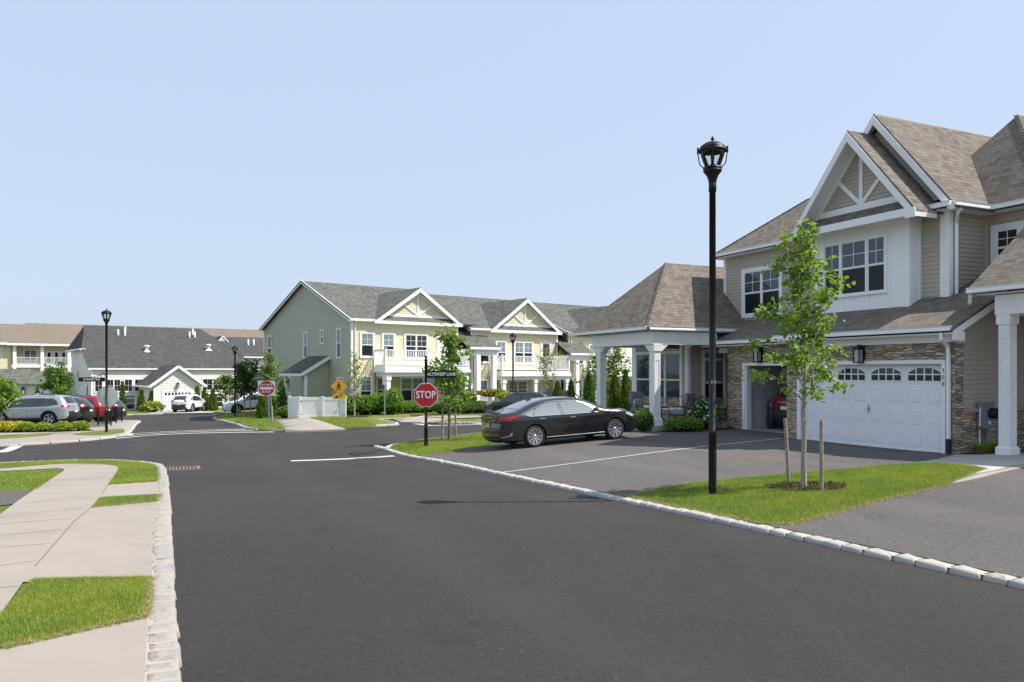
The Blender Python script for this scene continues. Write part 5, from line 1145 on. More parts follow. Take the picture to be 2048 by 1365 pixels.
    for sg in (1, -1):
        for q in sp['side']:
            g = MB(); add(g, *surf(q, .004, sg)); g.build('side_window', M[sp.get('glass', 'cglassd')], root)
        if sp['ring']:
            g = MB(); pts = []
            R_ = sp['ring']
            for i in range(len(R_)-1):
                for k in range(6): t = k/6; x_ = R_[i][0]*(1-t)+R_[i+1][0]*t; z_ = R_[i][1]*(1-t)+R_[i+1][1]*t; pts.append((x_-off.x, sg*(Wd(x_, z_)+.006), z_))
            g.tube(pts+[pts[0]], .013, 5, 0, False); g.build('window_trim', M['chrome'], root)
            g = MB(); g.tube([(x_-off.x, sg*(Wd(x_, zs+.04)+.006), zs+.035) for x_ in np.linspace(wheels[0]+RA+.02, wheels[1]-RA-.02, 8)], .011, 5); g.build('sill_trim', M['chrome'], root)
            q0 = [(2.03,.955),(2.12,.955),(2.06,1.335),(1.965,1.332)]; g = MB(); add(g, *surf(q0, .003, sg)); g.build('door_pillar', M['plastic'], root)
        else:
            for q0 in ([(1.17,1.06),(1.24,1.06),(1.26,1.52),(1.2,1.5)], [(2.11,1.04),(2.19,1.04),(2.13,1.53),(2.05,1.53)]): g = MB(); add(g, *surf(q0, .003, sg)); g.build('door_pillar', M['plastic'], root)
            g = MB(); g.tube([(x_-off.x, sg*(Wd(x_, ztop(x_)-.06)-.02), ztop(x_)+.03-(.03 if i in (0, 5) else 0)) for i, x_ in enumerate((.75, .9, 1.5, 2., 2.4, 2.6))], .016, 6); g.build('roof_rail', M['plastic'], root)
        # seams, handles, lamps
        g = MB()
        for k, dx in enumerate(sp['doors']):
            sl_ = .10 if k else -.12
            zz = np.linspace(zs+.12, zb-.03, 7); g.tube([(dx+sl_*(1-(z_-zs)/(zb-zs))*(1 if k == 2 else (.3 if k == 1 else -1.2))-off.x, sg*(Wd(dx, z_)+.0005), z_) for z_ in zz], .0045, 4)
        g.tube([(x_-off.x, sg*(Wd(x_, zs+.13)+.0005), zs+.125) for x_ in np.linspace(wheels[0]+RA+.1, wheels[1]-RA-.05, 6)], .004, 4)
        g.build('door_seam', M['under'], root)
        for hx, hz_ in sp['handle']:
            g = MB(); g.bar((hx-.1-off.x, sg*(Wd(hx, hz_)+.02), hz_+.004), (hx+.1-off.x, sg*(Wd(hx, hz_)+.02), hz_), .022, .028); g.build('door_handle', M['chrome'] if sp['ring'] else mat, root)
        g = MB(); add(g, *surf(sp['tail'], .005, sg)); g.build('tail_lamp', M['redl'], root)
        a_, b_ = sp['tailz']; t_a = next(i for i in range(nd) if tz[i] > a_)/6; t_b = next(i for i in range(nd) if tz[i] > b_)/6
        spatch('tail_lamp', t_a, t_b, sg*.99, sg*(.8 if sp['ring'] else .7), .004, 'redl', root, 4, 5)
        g = MB(); add(g, *surf(sp['head'], .005, sg)); g.build('headlamp', M['clearl'], root)
        mx, mz = sp['mirror']; g = MB(); my = Wd(mx, mz)
        g.grid([[(mx-off.x+.07*cos(a)*e, sg*(my+.13+.11*s_), mz+.045+.07*sin(a)*e) for a in np.linspace(0, 2*pi, 10, endpoint=False)] for s_, e in ((-1, .25), (-.8, .8), (-.2, 1), (.5, .95), (.9, .6), (1, .1))], 0, True, True)
        g.bar((mx-off.x, sg*(my-.03), mz-.01), (mx-off.x, sg*(my+.06), mz+.02), .06, .03, 1); g.build('wing_mirror', [mat, M['plastic']], root)
        if sp.get('clad'):
            g = MB(); x0, x1 = wheels[0]+RA, wheels[1]-RA; add(g, *surf([(x0, zs), (x1, zs), (x1, zs+.13), (x0, zs+.13)], .008, sg))
            for wx in wheels:
                ring = []; a0 = math.asin((zs-wz)/RA)
                rows = [[(wx+rr_*cos(a)-off.x, sg*(Wd(min(max(wx+rr_*cos(a), .03), L_-.03), max(wz+rr_*sin(a), zs))+o_), wz+rr_*sin(a)) for rr_, o_ in ((RA-.005, -.03), (RA-.002, .012), (RA+.075, .012), (RA+.08, -.02))] for a in np.linspace(a0, pi-a0, 22)]
                g.grid(rows)
            g.build('cladding', M['plastic'], root)
    # bumpers, plate, grille
    n6 = nd/6
    g = MB(); g.box(-.02-off.x, .04-off.x, -.16, .16, sp['plate'][0], sp['plate'][1]); 
    pz = (sp['plate'][0]+sp['plate'][1])/2; xr = float(np.interp(pz, tz[:i0+14][np.argsort(tz[:i0+14])], tx[:i0+14][np.argsort(tz[:i0+14])]))
    g = MB(); g.box(xr-.125-off.x, xr-.10-off.x, -.16, .16, sp['plate'][0], sp['plate'][1]); g.build('licence_plate', M[plate], root)
    spatch('rear_bumper_trim', .7, 1.7, -.93, .93, .004, 'plastic', root, 4, 10); spatch('grille', nd/6-3.3, nd/6-1.4, -.6, .6, .004, 'plastic', root, 5, 8)
    if sp['ring']:
        spatch('boot_spoiler', 6.3, 7.4, -.95, .95, .02, 'plastic', root, 4, 10); spatch('chrome_strip', 5.55, 5.72, -.9, .9, .008, 'chrome', root, 2, 10); spatch('bumper_trim', 1.25, 1.36, -.95, .95, .009, 'chrome', root, 2, 10)
        for sg in (1, -1):
            spatch('reflector', 1.55, 1.95, sg*.92, sg*.62, .006, 'redl', root, 2, 4); g = MB(); add(g, *surf([(.02,.36),(.34,.40),(.36,.50),(.30,.50),(.27,.42),(.03,.385)], .006, sg)); g.build('bumper_trim', M['chrome'], root)
        g = MB(); g.hexa([(1.28-off.x, -.03, 1.39), (1.5-off.x, -.04, 1.43), (1.5-off.x, .04, 1.43), (1.28-off.x, .03, 1.39), (1.30-off.x, -.006, 1.47), (1.36-off.x, -.01, 1.475), (1.36-off.x, .01, 1.475), (1.30-off.x, .006, 1.47)]); g.build('aerial', mat, root)
    else: spatch('rear_bumper', .3, 3., -.97, .97, .012, 'plastic', root, 6, 10) if sp.get('clad') else None
    # wheels
    for wx in wheels:
        for sg in (1, -1):
            w = MB(); Rw = sp['R']; yo = wm-.025; r2 = sp['r2']
            prof = [(r2, .19), (Rw-.03, .20), (Rw, .17), (Rw+.002, .10), (Rw, .03), (Rw-.03, -.005), (r2+.04, -.012), (r2, .0), (r2-.004, .02)]
            rows = [[(wx-off.x+r_*cos(2*pi*k/32), sg*(yo-d), wz+r_*sin(2*pi*k/32)) for k in range(32)] for r_, d in prof]; w.grid(rows, 0, True, True)
            t = w.build('wheel', M['rubber'], root); rm = MB(); q = wz
            for r0, r1, d0, d1, m_ in ((r2, r2-.022, .0, .0, 0), (r2-.022, r2-.03, .0, .05, 0), (r2-.03, .0, .07, .075, 1)):
                rm.grid([[(wx-off.x+r_*cos(2*pi*k/32), sg*(yo-d), q+r_*sin(2*pi*k/32)) for k in range(32)] for r_, d in ((r0, d0), (r1, d1))], m_, True, True)
            n = sp['spokes']
            for k in range(n):
                a = 2*pi*k/n; 
                for da in ((-.11, .11) if n >= 10 else (0,)):
                    hw = .013 if n >= 10 else .035; c = V(cos(a+da), 0, sin(a+da)); tg = V(-sin(a+da), 0, cos(a+da)); ctr = V(wx-off.x, sg*(yo-.005), q); inn = V(cos(a+da*.4), 0, sin(a+da*.4))
                    A = ctr+inn*.03+V(0, -sg*.03, 0); B = ctr+c*(r2-.012)
                    rm.hexa([A-tg*hw*.8-V(0,sg*.03,0), A+tg*hw*.8-V(0,sg*.03,0), B+tg*hw*1.25-V(0,sg*.03,0), B-tg*hw*1.25-V(0,sg*.03,0), A-tg*hw*.8, A+tg*hw*.8, B+tg*hw*1.25, B-tg*hw*1.25])
            rm.grid([[(wx-off.x+r_*cos(2*pi*k/16), sg*(yo-d), q+r_*sin(2*pi*k/16)) for k in range(16)] for r_, d in ((.055, .04), (.05, .01), (.03, .0), (.0, .0))], 0, True, True)
            rm.build('rim', [M['plastic' if dark_rim else 'alloy'], M['under']], t)
    # stand it on the ground
    hd = radians(head); c, s = cos(hd), sin(hd)
    if z is None:
        pts = {}
        for i, wx in enumerate(wheels):
            for sg in (1, -1): lx, ly = wx-off.x, sg*.8; pts[(i, sg)] = (lx, T(x+c*lx-s*ly, y+s*lx+c*ly))
        zr = (pts[0, 1][1]+pts[0, -1][1])/2; zf = (pts[1, 1][1]+pts[1, -1][1])/2; pitch = atan2(zf-zr, sp['wb']); mid = zr-(zf-zr)/sp['wb']*(wheels[0]-off.x)
        zl = (pts[0, 1][1]+pts[1, 1][1])/2; zq = (pts[0, -1][1]+pts[1, -1][1])/2; roll = atan2(zl-zq, 1.6)
        root.rotation_euler = (roll, -pitch, hd); root.location = (x, y, mid+CAROFF)
    else: root.rotation_euler = (0, 0, hd); root.location = (x, y, z)
    root.scale = (scale,)*3
    return root
CAROFF = OFF
P = dict(black=paint_mat('black_paint', (.008, .008, .009), 0., .25), silver=paint_mat('silver_paint', (.42, .45, .49), .55, .32), red=paint_mat('red_paint', (.30, .012, .018), .2, .3), navy=paint_mat('navy_paint', (.02, .03, .055), .3, .3), white=paint_mat('white_paint', (.72, .73, .74), 0., .3), slate=paint_mat('slate_paint', (.025, .03, .038), .35, .3), dred=paint_mat('dark_red_paint', (.16, .008, .012), .2, .3))
# black saloon on the driveway: its near wheels touch the ground where the photo shows them
c1 = G(1070, 894.5, OFF); hd = radians(24.6); d_ = V(cos(hd), sin(hd), 0); n_ = V(-sin(hd), cos(hd), 0)
ctr = V(c1[0], c1[1], 0)+d_*(SEDAN['L']/2-SEDAN['rx'])*.925+n_*.78
car(SEDAN, 'glossy black fastback saloon with chrome window trim on the driveway', ctr.x, ctr.y, 24.6, P['black'], plate='plate', scale=.925)
CAROFF = .09
car(SUV, 'silver estate SUV nearest the yellow bushes in the left car park', -27.55, 44.6, 183, P['silver'], 'suv')
car(XOVER, 'black SUV parked between the silver and the red SUV', -28.3, 47.6, 183, P['black'], 'suv')
car(SUV, 'bright red SUV behind the black iron railing on the left', -28.75, 50.6, 183, P['red'], 'suv')
car(XOVER, 'dark navy SUV, last of the row in the left car park', -29.4, 53.8, 183, P['navy'], 'suv')
car(XOVER, 'white SUV seen from behind in front of the grey house garage', -30.9, 74.2, 90, P['white'], 'suv')
CAROFF = .0
car(XOVER, 'white crossover facing left behind the third lamp post', -21.2, 63.6, 207, P['white'], 'suv')
car(XOVER, 'dark slate crossover with black wheels parked behind the black saloon', .42, 46., 176, P['slate'], 'suv', dark_rim=True, scale=.87)
car(XOVER, 'dark car showing only its roof beyond the slate crossover', 2.55, 51.5, 176, P['navy'], 'suv', dark_rim=True, scale=.87)
car(XOVER, 'dark red hatchback inside the open garage', *UV(20.95, 19.05), 24.9, P['dred'], 'car', z=-.24)
# ------------------------------------------------------------------ trees, shrubs, planting
def leaves(name, C, size, mat, parent, rs, up=.6, asp=.8, droop=.25, D=None):
    n = len(C); C = np.asarray(C)
    d = rs.normal(size=(n, 3)) if D is None else D+rs.normal(size=(n, 3))*.35
    if D is None: d[:, 2] = d[:, 2]*.5-droop
    d /= np.linalg.norm(d, axis=1, keepdims=True)
    nn = rs.normal(size=(n, 3))*(1-up)+np.array([0, 0, up]); s = np.cross(nn, d); s /= np.linalg.norm(s, axis=1, keepdims=True)+1e-9; nn = np.cross(d, s)
    z = size*(.6+.7*rs.rand(n, 1)); w = z*asp*.5; f = z*.16*(rs.rand(n, 1)*1.6-.2)
    P = [C-d*z*.1, C+d*z*.22-s*w*.85+nn*f*.7, C+d*z*.6-s*w+nn*f, C+d*z-nn*f*.8, C+d*z*.6+s*w+nn*f, C+d*z*.22+s*w*.85+nn*f*.7]
    vs = np.stack(P, 1).reshape(-1, 3); b = np.arange(n)[:, None]*6
    fs = np.concatenate([b+np.array([[0, 3, 2]]), b+np.array([[0, 2, 1]]), b+np.array([[0, 4, 3]]), b+np.array([[0, 5, 4]])])
    return npmesh(name, vs, fs, mat, parent)
def tree(label, x, y, H, R, zc, mat, bark, r0, n, ls, seed, prof=lambda t: (1-t)**.6*min(1, .45+2.2*t), nb=30, off=0., cat='tree', lean=(0, 0), group=None, up=.5, name='young_tree'):
    rs = np.random.RandomState(seed); z = T(x, y)+off; t = thing(name, label, cat, (x, y, z), 0, group)
    tr = MB(); pts = [V(lean[0]*k*H/10+rs.normal()*.012*H*(k > 0)*(k/10), lean[1]*k*H/10+rs.normal()*.012*H*(k > 0)*(k/10), H*.96*k/10) for k in range(11)]; pts[0].z = -.1
    rad = [r0*1.25]+[r0*max(.12, (1-k/10.5)**.8) for k in range(1, 11)]
    def tp(h):
        k = min(9.999, max(0, h/(H*.96)*10)); i = int(k); return pts[i].lerp(pts[i+1], k-i), rad[i]*(1-(k-i))+rad[i+1]*(k-i)
    tr.tube(pts, rad, 9); C = []
    for b in range(nb):
        h = H*(zc+(.97-zc)*(b+.4)/nb); tt = (h/H-zc)/(1-zc); p, r_ = tp(h); a = b*2.39996+rs.normal()*.3; ln = R*prof(tt)*rs.uniform(.65, 1.2); e = radians(rs.uniform(25, 55)+25*tt)
        d = V(cos(a)*cos(e), sin(a)*cos(e), sin(e)); P = [p]; dd = d.copy()
        for k in range(4): dd = (dd+V(rs.normal()*.12, rs.normal()*.12, rs.normal()*.1+.05-.08*k)).normalized(); P.append(P[-1]+dd*ln/4*1.25)
        tr.tube(P, [max(.004, r_*.45*(1-k/5)) for k in range(5)], 5, 0, False)
        m = int(n/nb*ln/(R*.62)*.9)+3
        A = np.array([[v.x, v.y, v.z] for v in P]); K = max(2, int(2+ln/(ls*3.2))); nodes = []
        for q in np.linspace(.28, 1., K)+rs.normal(size=K)*.04:      # leaves sit in clusters at the twig ends
            k = min(3.99, max(0, q*4)); i = int(k); c = A[i]+(A[i+1]-A[i])*(k-i); w = c+rs.normal(size=3)*ls*.9*np.array([1, 1, .7]); nodes.append(w); tr.tube([V(*c), V(*w)], [.006, .003], 4, 0, False)
        w = rs.randint(K, size=m); C.append(np.array(nodes)[w]+rs.normal(size=(m, 3))*ls*np.array([.85, .85, .6]))
    tr.build('trunk', bark, t); leaves('crown', np.concatenate(C), ls, mat, t, rs, up); return t
def blob(rs, n, rx, ry, rz, zc, lump=.18, k=9):
    """points through an uneven rounded mass, denser towards the outside"""
    d = rs.normal(size=(n, 3)); d[:, 2] = np.abs(d[:, 2])*1.0-.25; d /= np.linalg.norm(d, axis=1, keepdims=True)
    L = rs.normal(size=(k, 3)); L /= np.linalg.norm(L, axis=1, keepdims=True); am = rs.uniform(-.6, 1, k)
    s = 1+lump*(np.exp(((d@L.T)-1)*6)*am).sum(1); rr = s*(1-.45*rs.rand(n)**2.2)
    return np.stack([d[:, 0]*rx*rr, d[:, 1]*ry*rr, zc+d[:, 2]*rz*rr], 1)
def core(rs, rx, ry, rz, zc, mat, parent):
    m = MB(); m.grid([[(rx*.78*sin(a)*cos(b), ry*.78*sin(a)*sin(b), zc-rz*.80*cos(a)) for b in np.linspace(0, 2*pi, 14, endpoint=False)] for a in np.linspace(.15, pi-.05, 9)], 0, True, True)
    m.build('foliage_core', mat, parent)  # solid dark core that blocks the view through the leaves
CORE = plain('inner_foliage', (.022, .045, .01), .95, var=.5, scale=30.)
def shrub(label, x, y, rx, ry, h, mat, n, ls, seed, off=0., cat='shrub', group=None, flower=None, nf=0, rz=0., lump=.2, name='shrub', z=None):
    rs = np.random.RandomState(seed); t = thing(name, label, cat, (x, y, T(x, y)+off if z is None else z), rz, group); zc = h*.42
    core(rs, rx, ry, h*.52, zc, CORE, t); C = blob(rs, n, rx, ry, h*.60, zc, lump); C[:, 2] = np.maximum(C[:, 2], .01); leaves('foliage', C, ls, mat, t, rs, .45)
    if nf: F_ = blob(rs, nf, rx*1.04, ry*1.04, h*.62, zc, lump); F_ = F_[F_[:, 2] > h*.3]; leaves('flowers', F_, ls*1.1, flower, t, rs, .7, 1.)
    return t
def thuja(label, x, y, r, h, mat, n, seed, off=0., group=None, ls=.09):
    rs = np.random.RandomState(seed); t = thing('arborvitae', label, 'evergreen', (x, y, T(x, y)+off), 0, group)
    m = MB(); pr = lambda q: max(.02, (1-q)**.75*(1 if q > .12 else .8+1.6*q)); m.grid([[(r*.8*pr(q)*cos(b), r*.8*pr(q)*sin(b), h*q*.97) for b in np.linspace(0, 2*pi, 12, endpoint=False)] for q in np.linspace(0, 1, 9)], 0, True, True); m.build('foliage_core', CORE, t)  # the inner cone is a solid dark filler against see-through
    q = rs.rand(n)**1.25*.98; a = rs.rand(n)*2*pi; pk = np.array([pr(v) for v in q]); lob = 1+.16*np.sin(a*5+q*9+seed)+.10*np.sin(a*9-q*21); rr = r*pk*lob*(1-.35*rs.rand(n)**2)
    C = np.stack([rr*np.cos(a), rr*np.sin(a), h*q], 1); D = np.stack([np.cos(a)*.55, np.sin(a)*.55, np.full(n, 1.)], 1); leaves('foliage', C, ls, mat, t, rs, .1, .55, D=D); return t
def mulch(x, y, rx, ry, off, rz=0., n=260, seed=1):
    rs = np.random.RandomState(seed); pts = [(x+cos(rz)*rx*cos(a)*k-sin(rz)*ry*sin(a)*k, y+sin(rz)*rx*cos(a)*k+cos(rz)*ry*sin(a)*k) for a, k in zip(np.linspace(0, 2*pi, 28, endpoint=False), 1+.07*rs.normal(size=28))]
    drape('mulch_bed', pts, off, M['mulch'], .3)
    u = rs.rand(n)**.5; a = rs.rand(n)*2*pi; X = x+cos(rz)*rx*u*np.cos(a)*1.05-sin(rz)*ry*u*np.sin(a)*1.05; Y = y+sin(rz)*rx*u*np.cos(a)*1.05+cos(rz)*ry*u*np.sin(a)*1.05
    C = np.stack([X, Y, Tn(X, Y)+off+.012], 1); o = leaves('mulch_chips', C, .04, M['mulch'], None, rs, .5, .5); o['kind'] = 'stuff'
def stake(label, p, top, r=.035, off=0.):
    z = T(*p)+off; o = thing('tree_stake', label, 'stake', (p[0], p[1], z)); m = MB(); m.tube([(0, 0, -.1), (top[0]*.5, top[1]*.5, top[2]*.5), top], [r*1.05, r, r*.95], 9); m.face([(top[0]+r*cos(a), top[1]+r*sin(a), top[2]) for a in np.linspace(0, 2*pi, 9, endpoint=False)]); m.build('post', M['stake'], o); return o
def Hpx(p, py0, py1): return (py0-py1)/F*p[1]
def at(px, Y): return ((px-1024)/F*Y, Y)
# near staked linden on the right lawn
b = G(1608, 975, OFF); H_ = Hpx(b, 975, 452)
tree('young linden with bright green leaves tied between two stakes on the right lawn', b[0], b[1], H_, 1.02,   .30, L['linden'], M['barkp'], .045, 3000, .08, 4, nb=40, off=OFF, prof=lambda t: (1-t)**.72*min(1, .62+1.6*t))
mulch(b[0]+.05, b[1]+.02, .62, .5, OFF+.012, 0, 1200, 3)
for (x0, y0, x1, y1, w) in ((1578, 966, 1570, 838, 'left'), (1643, 982, 1643, 842, 'right')):
    q = G(x0, y0, OFF); stake('weathered timber stake on the %s of the linden trunk' % w, q, ((x1-x0)/F*q[1], 0, (y0-y1)/F*q[1]), .03, OFF)
tz = T(*b)+OFF+(975-859)/F*b[1]
m = MB((b[0], b[1], tz)); q = [V(b[0]-.14, b[1]-.03, tz+.02), V(b[0]-.06, b[1]-.07, tz+.03), V(b[0]+.07, b[1]-.06, tz), V(b[0]+.19, b[1], tz-.02), V(b[0]+.05, b[1]+.07, tz), V(b[0]-.06, b[1]+.06, tz+.01), V(b[0]-.14, b[1]-.03, tz+.02)]
for i in range(6): m.bar(q[i], q[i+1], .008, .035)
tag(m.build('tree_tie', M['plastic']), 'black rubber tie strap looped round the linden trunk', 'strap')
# tree behind the stop sign
b = G(899, 880, OFF); H_ = Hpx(b, 880, 656)
tree('young staked tree with mid green leaves just behind the stop sign', b[0], b[1], H_*.98, .86, .26, L['linden'], M['bark'], .055, 1900, .115, 9, nb=34, off=OFF, prof=lambda t: (1-t)**.55*min(1, .6+2*t))
mulch(b[0], b[1], .8, .7, OFF+.012, 0, 200, 5)
for x0, y0, y1, w in ((885, 881, 818, 'left'), (911, 877, 805, 'right')): q = G(x0, y0, OFF); stake('pale stake on the %s of the tree behind the stop sign' % w, q, (0, 0, (y0-y1)/F*q[1]), .035, OFF)
# small far trees
b = at(709, 44.6); tree('thin pale-leaved young tree in front of the big hedge', *b, Hpx(b, 836, 712), .85, .28, L['pale'], M['barkp'], .05, 620, .11, 12, nb=26, off=.1); mulch(b[0], b[1], .95, .8, .11, 0, 80, 7)
b = at(538, 41.5); tree('young yellow-green tree rising behind the do-not-enter sign', *b, Hpx(b, 838, 700), .85, .32, L['maple'], M['barkp'], .05, 900, .14, 14, nb=26, off=.1)
q = at(545, 40.9); stake('grey stake beside the do-not-enter sign posts', q, (-.02, 0, .85), .04, .1)
b = at(489, 57.4); tree('dark bronze-green young tree beside the third lamp post', *b, Hpx(b, 834, 742), 1.35, .36, L['dark'], M['barkp'], .05, 1500, .2, 15, nb=24, off=.1, prof=lambda t: (1-t)**.4*min(1, .75+2*t))
for dx, w in ((-.45, 'left'), (.5, 'right')): stake('thin pale stake %s of the dark bronze tree' % w, (b[0]+dx, b[1]-.2), (0, 0, 1.5), .04, .1)
b = at(452, 66); tree('small round green tree left of the third lamp post', *b, Hpx(b, 826, 755), 1.1, .38, L['maple'], M['barkp'], .07, 900, .2, 16, nb=20, off=.1)
b = at(112, 60); tree('bushy green tree behind the silver car in the left car park', *b, Hpx(b, 832, 733), 1.5, .2, L['maple'], M['bark'], .07, 2300, .2, 17, nb=30, off=.1, prof=lambda t: (1-t)**.5)
b = at(2, 40); tree('bright green tree at the left edge behind the golden bushes', *b, Hpx(b, 845, 752), .95, .3, L['linden'], M['bark'], .06, 1100, .16, 18, nb=24, off=.1, prof=lambda t: (1-t)**.45)
b = at(1092, 53.5); tree('thin pale young tree in front of the second balcony', *b, Hpx(b, 826, 705), 1.0, .35, L['pale'], M['barkp'], .05, 560, .13, 19, nb=24, off=.1)
b = at(1228, 45.0); tree('slender green tree framed behind the far porch column', *b, Hpx(b, 826, 690), 1.1, .2, L['maple'], M['barkp'], .05, 1000, .16, 20, nb=26, off=.1)
b = at(1190, 49.0); tree('sparse green tree left of the far porch column', *b, Hpx(b, 826, 715), 1.1, .3, L['maple'], M['barkp'], .05, 520, .16, 26, nb=22, off=.1)
# arborvitae
for i, (px, Y, y0, y1, w, mt, lb) in enumerate(((1115, 50, 818, 758, 26, 'thuja', 'small cone evergreen, leftmost of those between the car roof and the porch'), (1142, 49, 818, 754, 24, 'thuja', 'small cone evergreen, second from left between car roof and porch'), (1178, 40, 835, 742, 32, 'box', 'dark tall cone evergreen just left of the far porch column'), (1206, 41, 835, 758, 24, 'box', 'dark evergreen half hidden by the far porch column'), (1229, 39, 835, 748, 30, 'thuja', 'yellow-green evergreen right of the far porch column'), (1251, 38.5, 835, 738, 26, 'thuja', 'tall evergreen against the porch house corner board'))):
    b = at(px, Y); thuja(lb, *b, w/2/F*Y, Hpx(b, y0, y1), L[mt], 1500, 30+i, .08, 'cone evergreens beside the porch house', .13)
for i, (px, Y, y0, y1, w, mt, lb) in enumerate(((245, 74, 826, 765, 13, 'thuja', 'slim evergreen behind the left lamp post'), (283, 76, 824, 782, 16, 'thuja', 'slim evergreen left of the grey garage wall'), (303, 78, 820, 783, 15, 'box', 'dark evergreen against the side of the grey garage'), (394, 77, 822, 775, 14, 'thuja', 'evergreen behind the white SUV'), (409, 76.5, 822, 777, 16, 'thuja', 'evergreen just right of the white SUV'), (426, 76, 822, 779, 17, 'thuja', 'rightmost evergreen beside the grey garage'))):
    b = at(px, Y); thuja(lb, *b, w/2/F*Y, Hpx(b, y0, y1), L[mt], 700, 40+i, .1, 'slim evergreens in front of the grey house', .2)
for i, (px, Y, y0, y1, w) in enumerate(((524, 47, 834, 770, 24), (545, 48, 834, 775, 26), (563, 49, 834, 762, 26))):
    b = at(px, Y); thuja(('left', 'middle', 'right')[i]+' one of the three dark evergreens at the green end wall', *b, w/2/F*Y, Hpx(b, y0, y1), L['box'], 900, 50+i, .08, 'dark evergreens at the green end wall', .15)
b = at(572, 46); shrub('low dark shrub beside the white fence and the evergreens', *b, .6, .5, .7, L['box'], 600, .12, 55, .08)
b = at(305, 74); shrub('golden flowering shrub before the grey garage', *b, 1.0, .8, .95, L['lime'], 800, .2, 56, .1, flower=L['redp'], nf=60)
# hedge shrubs in front of the yellow house
for i, (px, Y, w, h, lb) in enumerate(((702, 46.4, 1.0, 1.05, 'leafy hedge shrub touching the right end of the white fence'), (728, 46.6, 1.0, 1.1, 'leafy hedge shrub right of the pale young tree'), (752, 46.8, .95, 1.15, 'leafy hedge shrub left of the white parking sign'), (781, 46.6, .85, 1.35, 'tallest leafy hedge shrub, right of the white parking sign'))):
    b = at(px, Y); shrub(lb, *b, w*.85, .75, h*1.05, L['hedge'], 2600, .105, 60+i, .08, group='leafy hedge shrubs before the yellow house', lump=.25)
for i, (px, Y) in enumerate(((803, 47.5), (822, 48), (840, 48.5), (858, 49))):
    b = at(px, Y); shrub(('low lime-green shrub, leftmost of the row under the first balcony', 'low lime-green shrub, second in the row under the first balcony', 'low lime-green shrub directly left of the stop sign', 'low lime-green shrub hidden partly by the stop sign')[i], *b, .62, .5, .72, L['hedge'], 1200, .09, 70+i, .08, group='low shrubs under the first balcony')
for i, (px, Y) in enumerate(((885, 46.5), (917, 46.8), (935, 47.2), (951, 47.6), (966, 48))):
    b = at(px, Y); shrub(('clipped box ball right of the stop sign, left of the tree trunk', 'clipped box ball between tree trunk and right stake', 'clipped box ball just right of the right stake', 'clipped box ball in the middle right of the row', 'clipped box ball nearest the slate crossover')[i], *b, .6, .5, .78, L['box'], 1500, .08, 75+i, .08, group='clipped box balls by the front walk', lump=.06)
# golden and lime bushes on the left
for i, (px, w, h, mt, lb) in enumerate(((8, .75, .62, 'gold', 'golden bush at the very left edge'), (36, .75, .58, 'gold', 'golden bush second from the left edge'), (54, .5, .55, 'lime', 'lime bush between golden bushes and silver car wheel'), (88, .62, .52, 'lime', 'lime bush right below the silver car rear wheel'), (127, .62, .52, 'lime', 'lime bush left of the rightmost one by the lamp'), (161, .58, .55, 'lime', 'rightmost lime bush, nearest the left lamp post'))):
    b = at(px, 38.6); shrub(lb, *b, w*.72, .42, h*.85, L[mt], 1300, .085, 80+i, .08, group='bushes along the left car park')
drape('mulch_bed', [at(0, 38.2), at(190, 38.2), at(178, 39.6), at(-30, 40)], .095, M['mulch'], .8)
# planting by the right-hand house
b = UV(15.0, 21.15); shrub('round clipped green shrub between the saloon nose and the porch column', b[0]-.35, b[1]+.35, .36, .36, .72, L['box'], 1500, .06, 90, OFF, lump=.06)
b = UV(15.9, 20.75); shrub('low bright green shrub with orange tips before the porch slab', b[0], b[1], .62, .42, .45, L['hedge'], 1300, .08, 91, OFF, flower=L['redp'], nf=40)
b = UV(17.15, 21.35); shrub('white flowering hydrangea beside the stone pier of the open garage', b[0], b[1], .62, .55, .95, L['box'], 1500, .09, 92, OFF, flower=L['white'], nf=240)
b = UV(16.6, 21.1); mulch(b[0], b[1], 1.5, .55, OFF+.008, radians(20), 120, 8)
def lily(label, x, y, seed):
    rs = np.random.RandomState(seed); t = thing('daylily', label, 'plant', (x, y, T(x, y)+OFF)); n = 90; vs = []; fs = []
    for k in range(n):
        a = rs.rand()*2*pi; l = rs.uniform(.22, .46); w = .011; o = rs.normal(size=2)*.05; sp_ = rs.uniform(.4, .95)
        for j in range(5):
            q = j/4; r_ = l*q*sp_; z_ = l*(1.1*q-.75*q*q*sp_); wd = w*(1-q**2)+.001; cx, cy = o[0]+cos(a)*r_, o[1]+sin(a)*r_
            vs += [(cx-sin(a)*wd, cy+cos(a)*wd, z_), (cx+sin(a)*wd, cy-cos(a)*wd, z_)]
        i = k*10; fs += [(i+2*j, i+2*j+1, i+2*j+3, i+2*j+2) for j in range(4)]
    npmesh('foliage', vs, fs, L['lime'], t)
for i, (u, v, w) in enumerate(((17.55, 11.72, 'left'), (17.95, 11.7, 'middle'), (18.4, 11.72, 'right'))): lily('%s daylily clump under the electric meter' % w, *UV(u, v), 95+i)
drape('mulch_bed', UVL((17.1, 11.5), (18.8, 11.5), (18.8, 12.05), (17.1, 12.05)), OFF+.01, M['mulch'], .5)
